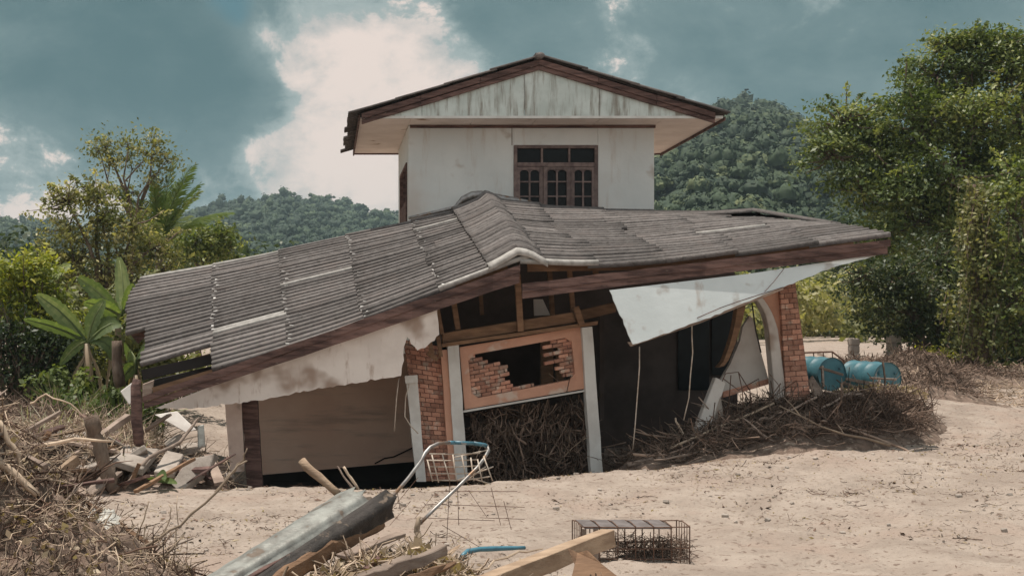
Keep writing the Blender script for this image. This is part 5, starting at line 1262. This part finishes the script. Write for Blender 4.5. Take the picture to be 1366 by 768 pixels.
# green leafy scrap
gg = np.random.default_rng(5); V, Q, A = [], [], []
for (b, c, t, w) in (((205, 640), (198, 628), (190, 636), 16), ((206, 640), (215, 628), (222, 638), 16), ((206, 642), (222, 640), (236, 645), 12), ((204, 641), (200, 640), (196, 648), 10)):
    blade(V, Q, A, at(*b, 16.9), at(*c, 16.9), at(*t, 16.6), w * 16.9 / F, 1.0, gg, n=8, hue=.2)
tag(npmesh('green_sapling', V, Q, mBan, attr=A), 'few green leaves sprouting from the left yard rubble', 'plant')
# --- foreground
# rolled tin gutter
A0, A1 = at(285, 785, 8.6), at(476, 668, 9.7)
ax = (A1 - A0).normalized(); sx = ax.cross(Vector((0, 0, 1))).normalized(); up = sx.cross(ax).normalized()
def gutter(name, label, A0, A1, rad, a0, a1, mt, seed, squash=.7, flare=.0, th=.006, nl=26, na=18, ragged=.05):
    rr = random.Random(seed); V = []; Q = []
    for i in range(nl + 1):
        t = i / nl; c = A0.lerp(A1, t)
        for k in range(na + 1):
            s = k / na; an = a0 + (a1 - a0) * s; r_ = rad * (1 + flare * t + .05 * math.sin(t * 7 + k) * .5); e = (rr.uniform(-ragged, ragged) if i == nl else 0)
            fold = .012 * math.sin(s * 25) + .004 * math.sin(t * 40 + s * 9)
            V.append(tuple(c + ax * e + sx * math.cos(an) * (r_ + fold) + up * math.sin(an) * (r_ + fold) * squash))
    for i in range(nl):
        for k in range(na): q = i * (na + 1) + k; Q.append((q, q + 1, q + na + 2, q + na + 1))
    o = tag(npmesh(name, V, Q, mt, smooth=True), label, 'metal sheet'); m_ = o.modifiers.new('t', 'SOLIDIFY'); m_.thickness = th; return o
gutter('rolled_tin_sheet', 'long pale tin sheet rolled into a half pipe in the foreground', A0, A1, .135, R(-15), R(190), mTin, 3, .5, flare=.3)
gutter('shaded_roll_inside', 'second sheet standing for the dark inside of the pale rolled tin, shade in its colour', A0 + sx * .12 - up * .08, A1 + ax * .10 + sx * .12 - up * .05, .11, R(-170), R(60), mDark, 4, .8, flare=.5)  # extra sheet for the roll's open mouth, its darkness put into the colour
mb = MB(); mb.beam(at(345, 790, 8.6), at(440, 728, 9.15), .12, .13, rough=.012, seg=8); mb.beam(at(437, 731, 9.12), at(513, 699, 9.6), .11, .12, rough=.016, seg=5, taper=.5); item(mb, 'split_log', 'thick tan split log lying beside the rolled tin in the foreground', 'log', mWoodB, bevel=.02)
log('stick', 'short pale broken stake sticking up behind the mouth of the rolled tin', 'stake', [(402, 614), (425, 636), (452, 658)], [9.9, 9.85, 9.8], [.030, .032, .028], mWoodP, n=6, jag=.004)
log('stick', 'thin left-leaning sliver of wood above the rolled tin', 'stake', [(450, 621), (460, 637), (472, 652)], 9.8, [.006, .011], mWoodG, n=5, jag=.002)
log('stick', 'thicker pale sliver of wood above the rolled tin', 'stake', [(458, 622), (468, 637), (478, 652)], 9.75, [.012, .012], mStraw, n=6, jag=.002)
plank('plank', 'narrow dark board wedged between the tin and the tan split log', (318, 782), 8.55, (470, 690), 9.5, .05, .05, mWoodD, rough=.005)
plank('plank', 'thin pale board edge showing below the dark inside of the rolled tin', (330, 786), 8.55, (486, 700), 9.45, .04, .02, mWoodG, rough=.004)
plank('plank', 'short broken board poking out right of the tan split log', (455, 742), 9.0, (535, 712), 9.5, .10, .03, mWoodG, rough=.007)
CB = [(560, 9.4, .40, .35, .5), (500, 9.0, .38, .5, .5), (600, 9.3, .30, .30, .4), (640, 8.9, .2, .5, .4), (450, 8.7, .3, .5, .4), (770, 8.8, .2, .5, .4)]
heapmesh('bark_heap', CB, -1, 3.0, 7.8, 10.4, .03, mWoodG, 'heap of peeled bark and soil at the bottom centre', 17, .14)
g = np.random.default_rng(111)
X, Y, Z = scatter(CB, 900, -1, 3, 7.9, 10.3, g); n = len(X); twigstuff('bark_shreds', 'shreds of bark and twigs on the bottom centre heap', np.stack([X, Y, Z + g.uniform(0, .1, n)], 1), g.uniform(.1, .35, n), g.uniform(.003, .010, n), mStraw, 18, (1, .8, .5), curl=.8)
X, Y, Z = scatter(CB, 900, -.6, 1.6, 8.4, 10.1, g); V, Q = leafcards(np.stack([X, Y, Z + g.uniform(0, .10, len(X))], 1), g.normal(size=(len(X), 3)) * .7 + np.array([0, -.3, .6]), g.uniform(.04, .14, len(X)), g, .6)
stuff(npmesh('bark_flakes', V, Q, mBanD, loc=(0, 0, 0)), 'curled flakes of bark on the bottom centre heap', 'bark')
mb = MB(); mb.beam(at(440, 790, 8.4), at(592, 733, 9.0), .12, .11, up=(.3, .2, 1), rough=.014, seg=9, taper=.6); item(mb, 'split_log', 'weathered grey split log across the bottom centre heap', 'log', mWoodG, bevel=.006)
mb = MB(); mb.beam(at(520, 784, 8.4), at(608, 750, 8.7), .08, .08, up=(-.3, .2, 1), rough=.012, seg=7, taper=.5); item(mb, 'split_log', 'darker split log below the weathered grey one at the bottom edge', 'log', mWoodB, bevel=.005)
log('branch', 'twisted brown root hooking up behind the bark heap', 'branch', [(572, 742), (560, 722), (556, 700), (560, 690)], [9.5, 9.5, 9.55, 9.6], [.022, .028, .02, .012], mStraw, n=7)
plank('plank', 'long squared tan plank pointing up right in the foreground', (640, 784), 8.9, (812, 716), 9.9, .12, .13, mWoodP, rough=.004, seg=6)
slab('bark_sheet', 'folded brown sheet of bark at the bottom edge', [(757, 730, 9.2), (770, 737, 9.3), (783, 733, 9.2), (800, 750, 9.0), (832, 775, 8.8), (815, 800, 8.6), (755, 800, 8.6), (766, 752, 9.0)], (.03, .05, -.02), mWoodB, 'bark')
log('branch', 'thin pale branch curving beside the blue grip in the foreground', 'branch', [(615, 766), (650, 755), (690, 737), (725, 733)], [9.2, 9.4, 9.6, 9.8], [.012, .009, .006], mStraw, n=5)
# cart with mesh basket
cart = thing('cart', 'toppled two-wheeled mesh cart with a pale frame and blue grip, half buried in mud', 'cart', tuple(at(560, 720, 10.0)))
mb = MB()
def tp(x, y, Y): return at(x, y, Y)
rail = [tp(500, 690, 9.9), tp(520, 666, 9.95), tp(545, 637, 10.0), tp(562, 614, 10.1), tp(567, 604, 10.13), tp(574, 596, 10.18), tp(585, 591, 10.2), tp(600, 590, 10.25)]
rail2 = [tp(640, 592, 10.4), tp(650, 594, 10.45), tp(652, 600, 10.4), tp(646, 611, 10.3), tp(636, 624, 10.2), tp(610, 650, 10.05), tp(580, 678, 9.9), tp(560, 698, 9.8)]
mb.tube(rail, .0145, 10); mb.tube(rail2, .0135, 10); mb.build('frame', mSteel, cart, smooth=True)
mb = MB(); mb.tube([tp(598, 590, 10.25), tp(606, 590, 10.27)], .0165, 10); mb.tube([tp(606, 590, 10.27), tp(632, 591, 10.35)], .0155, 10); mb.tube([tp(632, 591, 10.35), tp(646, 593, 10.43), tp(650, 595, 10.45)], .0165, 10); mb.build('grip', mBlueR, cart, smooth=True)
mb = MB(); rw = .0055
for (ya, a, b_) in ((605, 573, 640), (613.5, 569, 638), (622, 572, 637), (631, 574, 640), (640, 578, 655)): mb.tube([tp(a, ya, 10.2), tp((a + b_) / 2, ya + .5, 10.25), tp(b_, ya - 1 + (b_ > 650) * -4, 10.35)], rw, 5)
for (p, q) in (((570, 613), (577, 642)), ((576, 606), (585, 643)), ((590, 606), (600, 641)), ((604, 606), (609, 641)), ((616, 607), (622, 640)), ((628, 610), (632, 641)), ((637, 612), (643, 641)), ((645, 608), (657, 641))): mb.tube([tp(*p, 10.2), tp(*q, 10.15)], rw, 5)
for (p, q) in (((611, 640), (658, 622)), ((620, 635), (655, 645)), ((622, 641), (648, 622)), ((605, 610), (650, 600))): mb.tube([tp(*p, 10.5), tp(*q, 10.4)], rw, 5)
mb.build('basket', mWireW, cart, smooth=True)
mb = MB()
for (p, q) in (((512, 692), (558, 636)), ((530, 656), (534, 680)), ((554, 690), (578, 660)), ((520, 700), (548, 668)), ((600, 640), (596, 720)), ((626, 655), (650, 690)), ((580, 655), (690, 655)), ((570, 672), (700, 676)), ((560, 690), (660, 694)), ((640, 690), (700, 692)), ((672, 668), (682, 706)), ((610, 640), (612, 700)), ((655, 650), (668, 700)), ((590, 700), (650, 735))):
    mb.tube([tp(*p, 10.1), tp(*q, 10.3)], .0025, 4)
mb.build('wire_mesh', mRust, cart)
log('blue_handle', 'blue hooked plastic grip lying low in front of the tan plank', 'handle', [(615, 748), (617, 741), (624, 735), (640, 732), (670, 731), (700, 730)], [9.7, 9.7, 9.75, 9.8, 9.9, 10.0], [.02, .021, .016], mBlueR, n=9, jag=0)
# cage half buried
cage = thing('wire_cage', 'rusty wire cage with a grey board lid, half sunk in the mud', 'cage', tuple(atv(845, 11.6, 0.0)))
c00, c10 = at(776, 742, 11.45), at(920, 742, 11.45); zt_, zb_ = at(0, 705, 11.45).z, -.05
def cg(s, t, z): return Vector((c00.x + (c10.x - c00.x) * s, 11.45 + .42 * t, z))
mb = MB(); mb.prism([cg(.03, 0, zt_), cg(.84, 0, zt_), cg(.84, 1, zt_ + .01), cg(.03, 1, zt_ + .01)], (0, 0, .015)); mb.build('lid', mLid, cage)
mb = MB()
for t in (0, 1):
    for s in np.linspace(0, 1, 13):
        tall = s in (0, 1) or int(round(s * 12)) % 2 == 0
        mb.tube([cg(s, t, zb_), cg(s + random.uniform(-.006, .006), t, (zt_ + .02) if tall else (zt_ - .09))], .006 if tall else .004, 5)
    for z in (zt_ + .018, zt_ * .45, .05): mb.tube([cg(0, t, z), cg(.5, t, z - .006), cg(1, t, z)], .0055, 5)
for s in np.linspace(0, 1, 7): mb.tube([cg(s, 0, zt_ + .02), cg(s, .5, zt_ + .035), cg(s, 1, zt_ + .02)], .006, 5)
for s in (0, 1):
    for t in np.linspace(0, 1, 6): mb.tube([cg(s, t, zb_), cg(s, t, zt_ + .02)], .004, 5)
mb.build('bars', mRust, cage)
for s in (.02, .13):
    mb = MB(); mb.box(tuple(cg(s, 0, zb_) - Vector((.02, .015, 0))), tuple(cg(s, 0, zt_) + Vector((.02, .015, 0)))); mb.build('corner_post', mWoodG, cage)
g = np.random.default_rng(7); n = 500; X = c00.x + (c10.x - c00.x) * (.28 + .75 * g.random(n) ** .8); Y = 11.45 + .45 * g.random(n)
twigstuff('cage_straw', 'brown straw caught inside the right half of the wire cage', np.stack([X, Y, g.uniform(.0, .17, n) + gz(X, Y) * 0 + .02], 1), g.uniform(.08, .25, n), .003, mTwig, 77, (1, .6, .5))
# plastic film and loose branches on the bottom-left heap
def film(label, cpx, cpy, Y, w, h, seed, tilt=.5):
    n = 22; c = at(cpx, cpy, Y); V = []; Q = []
    for i in range(n + 1):
        for k in range(n + 1):
            s, t = i / n - .5, k / n - .5; x = s * w + .03 * math.sin(t * 9 + seed); z = t * h; dy = t * tilt
            fo = .06 * fbm(np.array(s * 5 + seed), np.array(t * 5.), 4, 1.0).item() + .035 * abs(fbm(np.array(s * 9 + seed), np.array(t * 9.), 2, 1.4).item())
            V.append((c.x + x * (1 - abs(t) * .6), c.y + dy + fo, c.z + z * .8 + fo * 1.3 - abs(s) * .08))
    for i in range(n):
        for k in range(n): q = i * (n + 1) + k; Q.append((q, q + 1, q + n + 2, q + n + 1))
    o = tag(npmesh('plastic_film', V, Q, mPlastic, smooth=True), label, 'plastic sheet'); m_ = o.modifiers.new('t', 'SOLIDIFY'); m_.thickness = .001
film('crumpled clear plastic film lying on the bottom left heap', 132, 705, 9.2, .34, .24, 2)
film('small white plastic scrap on the crest of the bottom left heap', 80, 687, 9.3, .16, .08, 5)
for k, (pts, Y_, r_, lb) in enumerate((
    ([(120, 760), (160, 745), (200, 725), (240, 700), (290, 655), (318, 620), (330, 614)], 9.3, [.014, .012, .01, .006], 'longest thin bare branch reaching from the bottom left heap up towards the pillar'),
    ([(150, 765), (180, 720), (192, 690), (198, 668)], 9.2, [.009, .007, .004], 'slim upright twig with a curled tip on the bottom left heap'),
    ([(205, 768), (207, 740), (204, 715), (206, 700)], 9.1, [.006, .005, .004], 'dark upright twig nearest the open mud on the bottom left heap'),
    ([(180, 745), (215, 720), (228, 690), (226, 672)], 9.4, [.008, .006, .004], 'hooked pale twig right of the slim upright twig'),
    ([(190, 740), (210, 728), (238, 705), (236, 660)], 9.5, [.007, .006, .003], 'thin bent twig crossing the longest bare branch'),
    ([(95, 712), (130, 725), (165, 738)], 9.0, [.014, .012], 'short bare stick lying under the plastic film'),
    ([(0, 560), (12, 590), (25, 605), (28, 640)], 9.0, [.02, .02, .014], 'pale curved branch at the very left edge'),
    ([(-5, 612), (20, 632), (50, 660)], 8.9, [.035, .032, .026], 'thick stub of branch sticking out at the left edge'),
    ([(0, 708), (12, 695), (22, 683)], 8.7, [.022, .02], 'stubby pale branch end at the left edge, lowest of the heap'),
    ([(40, 650), (75, 690), (100, 730), (112, 760)], 8.9, [.01, .008], 'dark crooked twig running down the middle of the heap'),
    ([(30, 600), (100, 585), (150, 588)], 15.5, [.03, .025, .015], 'grey drift branch lying level behind the bottom left heap'),
    ([(45, 600), (60, 640), (110, 668)], 12.5, [.010, .008], 'arched thin twig against the open mud beyond the heap'))):
    log('branch', lb, 'branch', pts, Y_, r_, mStraw if k not in (2, 9) else mTwigD, n=6, jag=.004)
# loose splintered wreckage
def onheap(bumps, X, Y): return g1(X, Y) + float(heaph(bumps, np.array([X]), np.array([Y]))[0])
g = np.random.default_rng(211); rs = random.Random(5)
def board(name, label, cat, grp, X, Y, z, L, w, h, az, pit, mt, jag=.006):
    d = Vector((math.cos(az) * math.cos(pit), math.sin(az) * math.cos(pit), math.sin(pit))); c = Vector((X, Y, z)); mb = MB()
    mb.beam(c - d * L / 2, c + d * L / 2, w, h, up=(rs.uniform(-.4, .4), rs.uniform(-.4, .4), 1), rough=jag, seg=5, taper=rs.uniform(.7, 1)); item(mb, name, label, cat, mt, grp, bevel=.003)
for i in range(44):
    px, Y = rs.uniform(10, 292), rs.uniform(16.6, 19.3); X = (px - CX) * Y / F; L = rs.uniform(.35, 1.5); pit = rs.uniform(-.1, .55) * rs.choice((1, 1, -1))
    board('broken_board', 'splintered grey-brown board lying loose in the left yard rubble', 'board', 'splintered boards in the left yard rubble', X, Y, onheap(LB, X, Y) + .10 + abs(math.sin(pit)) * L * .3, L, rs.uniform(.05, .15), rs.uniform(.02, .06), rs.uniform(0, 3.1), pit, [mWoodG, mWoodP, mWoodD, mWoodB][i % 4])
for i in range(16):
    px, Y = rs.uniform(20, 295), rs.uniform(16.6, 19.0); X = (px - CX) * Y / F; s_ = rs.uniform(.15, .42); mb = MB(); M = Matrix.Rotation(rs.random() * 6, 3, 'Z') @ Matrix.Rotation(rs.uniform(-.7, .7), 3, 'X') @ Matrix.Rotation(rs.uniform(-.4, .4), 3, 'Y')
    nn = rs.randint(5, 7); a0 = rs.random() * 6; pts = [Vector((X, Y, onheap(LB, X, Y) + .11)) + M @ Vector((math.cos(a0 + k * 2 * math.pi / nn) * s_ * rs.uniform(.5, 1), math.sin(a0 + k * 2 * math.pi / nn) * s_ * rs.uniform(.5, 1), 0)) for k in range(nn)]
    mb.prism(pts, M @ Vector((0, 0, rs.uniform(.04, .10)))); item(mb, 'concrete_chunk', 'broken flat piece of pale concrete lying in the left yard rubble', 'rubble', mConc, 'broken concrete pieces in the left yard rubble', bevel=.012)
def rbranch(label, cat, grp, X, Y, z, L, r, az, pit, mt, K=6, fork=True):
    d = Vector((math.cos(az) * math.cos(pit), math.sin(az) * math.cos(pit), math.sin(pit))); p = Vector((X, Y, z)) - d * L / 2; mb = MB(); pts = []; dd = d.copy()
    for k in range(K):
        pts.append(p.copy()); p = p + dd * (L / (K - 1)); dd = (dd + Vector([rs.gauss(0, .13) for _ in range(3)])).normalized()
    mb.tube(pts, [r * (1 - .65 * k / (K - 1)) * rs.uniform(.85, 1.15) for k in range(K)], 6)
    if fork:
        for k in range(2, K - 1):
            if rs.random() < .7:
                e = (dd + Vector([rs.gauss(0, .8) for _ in range(3)])).normalized() * L * rs.uniform(.12, .3); q = pts[k]; mb.tube([q, q + e * .5 + Vector((0, 0, .02)), q + e], [r * .45, r * .3, r * .12], 5)
    item(mb, 'branch', label, cat, mt, grp, smooth=True)
for i in range(34):
    px, Y = rs.uniform(850, 1225), rs.uniform(18.2, 20.2); X = (px - CX) * Y / F
    rbranch('bare forked branch tangled in the right-hand root heap', 'branch', 'forked branches in the right-hand root heap', X, Y, onheap(RB, X, Y) + rs.uniform(.03, .2), rs.uniform(.6, 2.0), rs.uniform(.010, .034), rs.uniform(-.5, .5) + rs.choice((0, math.pi)), rs.uniform(-.15, .5), [mWoodG, mTwig, mTwig, mStraw][i % 4])
for i in range(26):
    px, Y = rs.uniform(-40, 210), rs.uniform(8.6, 10.1); X = (px - CX) * Y / F
    rbranch('bare forked branch matted into the bottom left heap', 'branch', 'forked branches in the bottom left heap', X, Y, onheap(FB, X, Y) + rs.uniform(.02, .12), rs.uniform(.3, .95), rs.uniform(.006, .018), rs.uniform(-.7, 1.2), rs.uniform(-.3, .7), [mWoodG, mTwig, mStraw, mTwigD][i % 4])
for i in range(14):
    px, Y = rs.uniform(-30, 190), rs.uniform(8.7, 10.2); X = (px - CX) * Y / F; L = rs.uniform(.25, .8); pit = rs.uniform(-.2, .5)
    board('broken_board', 'splintered board or stake poking out of the bottom left heap', 'board', 'splintered boards in the bottom left heap', X, Y, onheap(FB, X, Y) + .09 + abs(math.sin(pit)) * L * .2, L, rs.uniform(.03, .08), rs.uniform(.012, .035), rs.uniform(0, 3.1), pit, [mWoodG, mWoodD, mWoodB][i % 3])
for i in range(14):
    px, Y = rs.uniform(640, 780), rs.uniform(19.45, 19.8); X = (px - CX) * Y / F
    rbranch('bare root hanging at the front of the opening under the brick panel', 'root', 'hanging roots in the opening under the brick panel', X, Y, rs.uniform(.25, .75), rs.uniform(.5, 1.1), rs.uniform(.007, .016), rs.uniform(-.6, .6), rs.uniform(.9, 1.5), mTwig if i % 3 else mStraw)
for i in range(12):
    px, Y = rs.uniform(440, 640), rs.uniform(8.7, 9.6); X = (px - CX) * Y / F; L = rs.uniform(.25, .7)
    board('bark_strip', 'splintered strip of bark lying on the bottom centre heap', 'bark', 'bark strips on the bottom centre heap', X, Y, onheap(CB, X, Y) + .03, L, rs.uniform(.03, .08), rs.uniform(.008, .02), rs.uniform(.0, 1.2), rs.uniform(-.15, .35), [mWoodG, mWoodP, mWoodD][i % 3], .008)
# ---------------------------------------------------------------- haze
mh = bpy.data.materials.new('haze'); mh.use_nodes = True; t = mh.node_tree; t.nodes.clear()
ov = t.nodes.new('ShaderNodeOutputMaterial'); pv = t.nodes.new('ShaderNodeVolumePrincipled'); pv.inputs['Color'].default_value = (.66, .84, .92, 1); pv.inputs['Density'].default_value = .00032; pv.inputs['Anisotropy'].default_value = .0
t.links.new(pv.outputs[0], ov.inputs['Volume'])
mb = MB(); mb.box((-2650, -330, -4), (2650, 1780, 125)); hz = mb.build('haze', mh, None, loc=(0, 0, 0)); hz['kind'] = 'stuff'; tag(hz, 'thin bluish haze over the valley and hills', 'haze', kind='stuff')
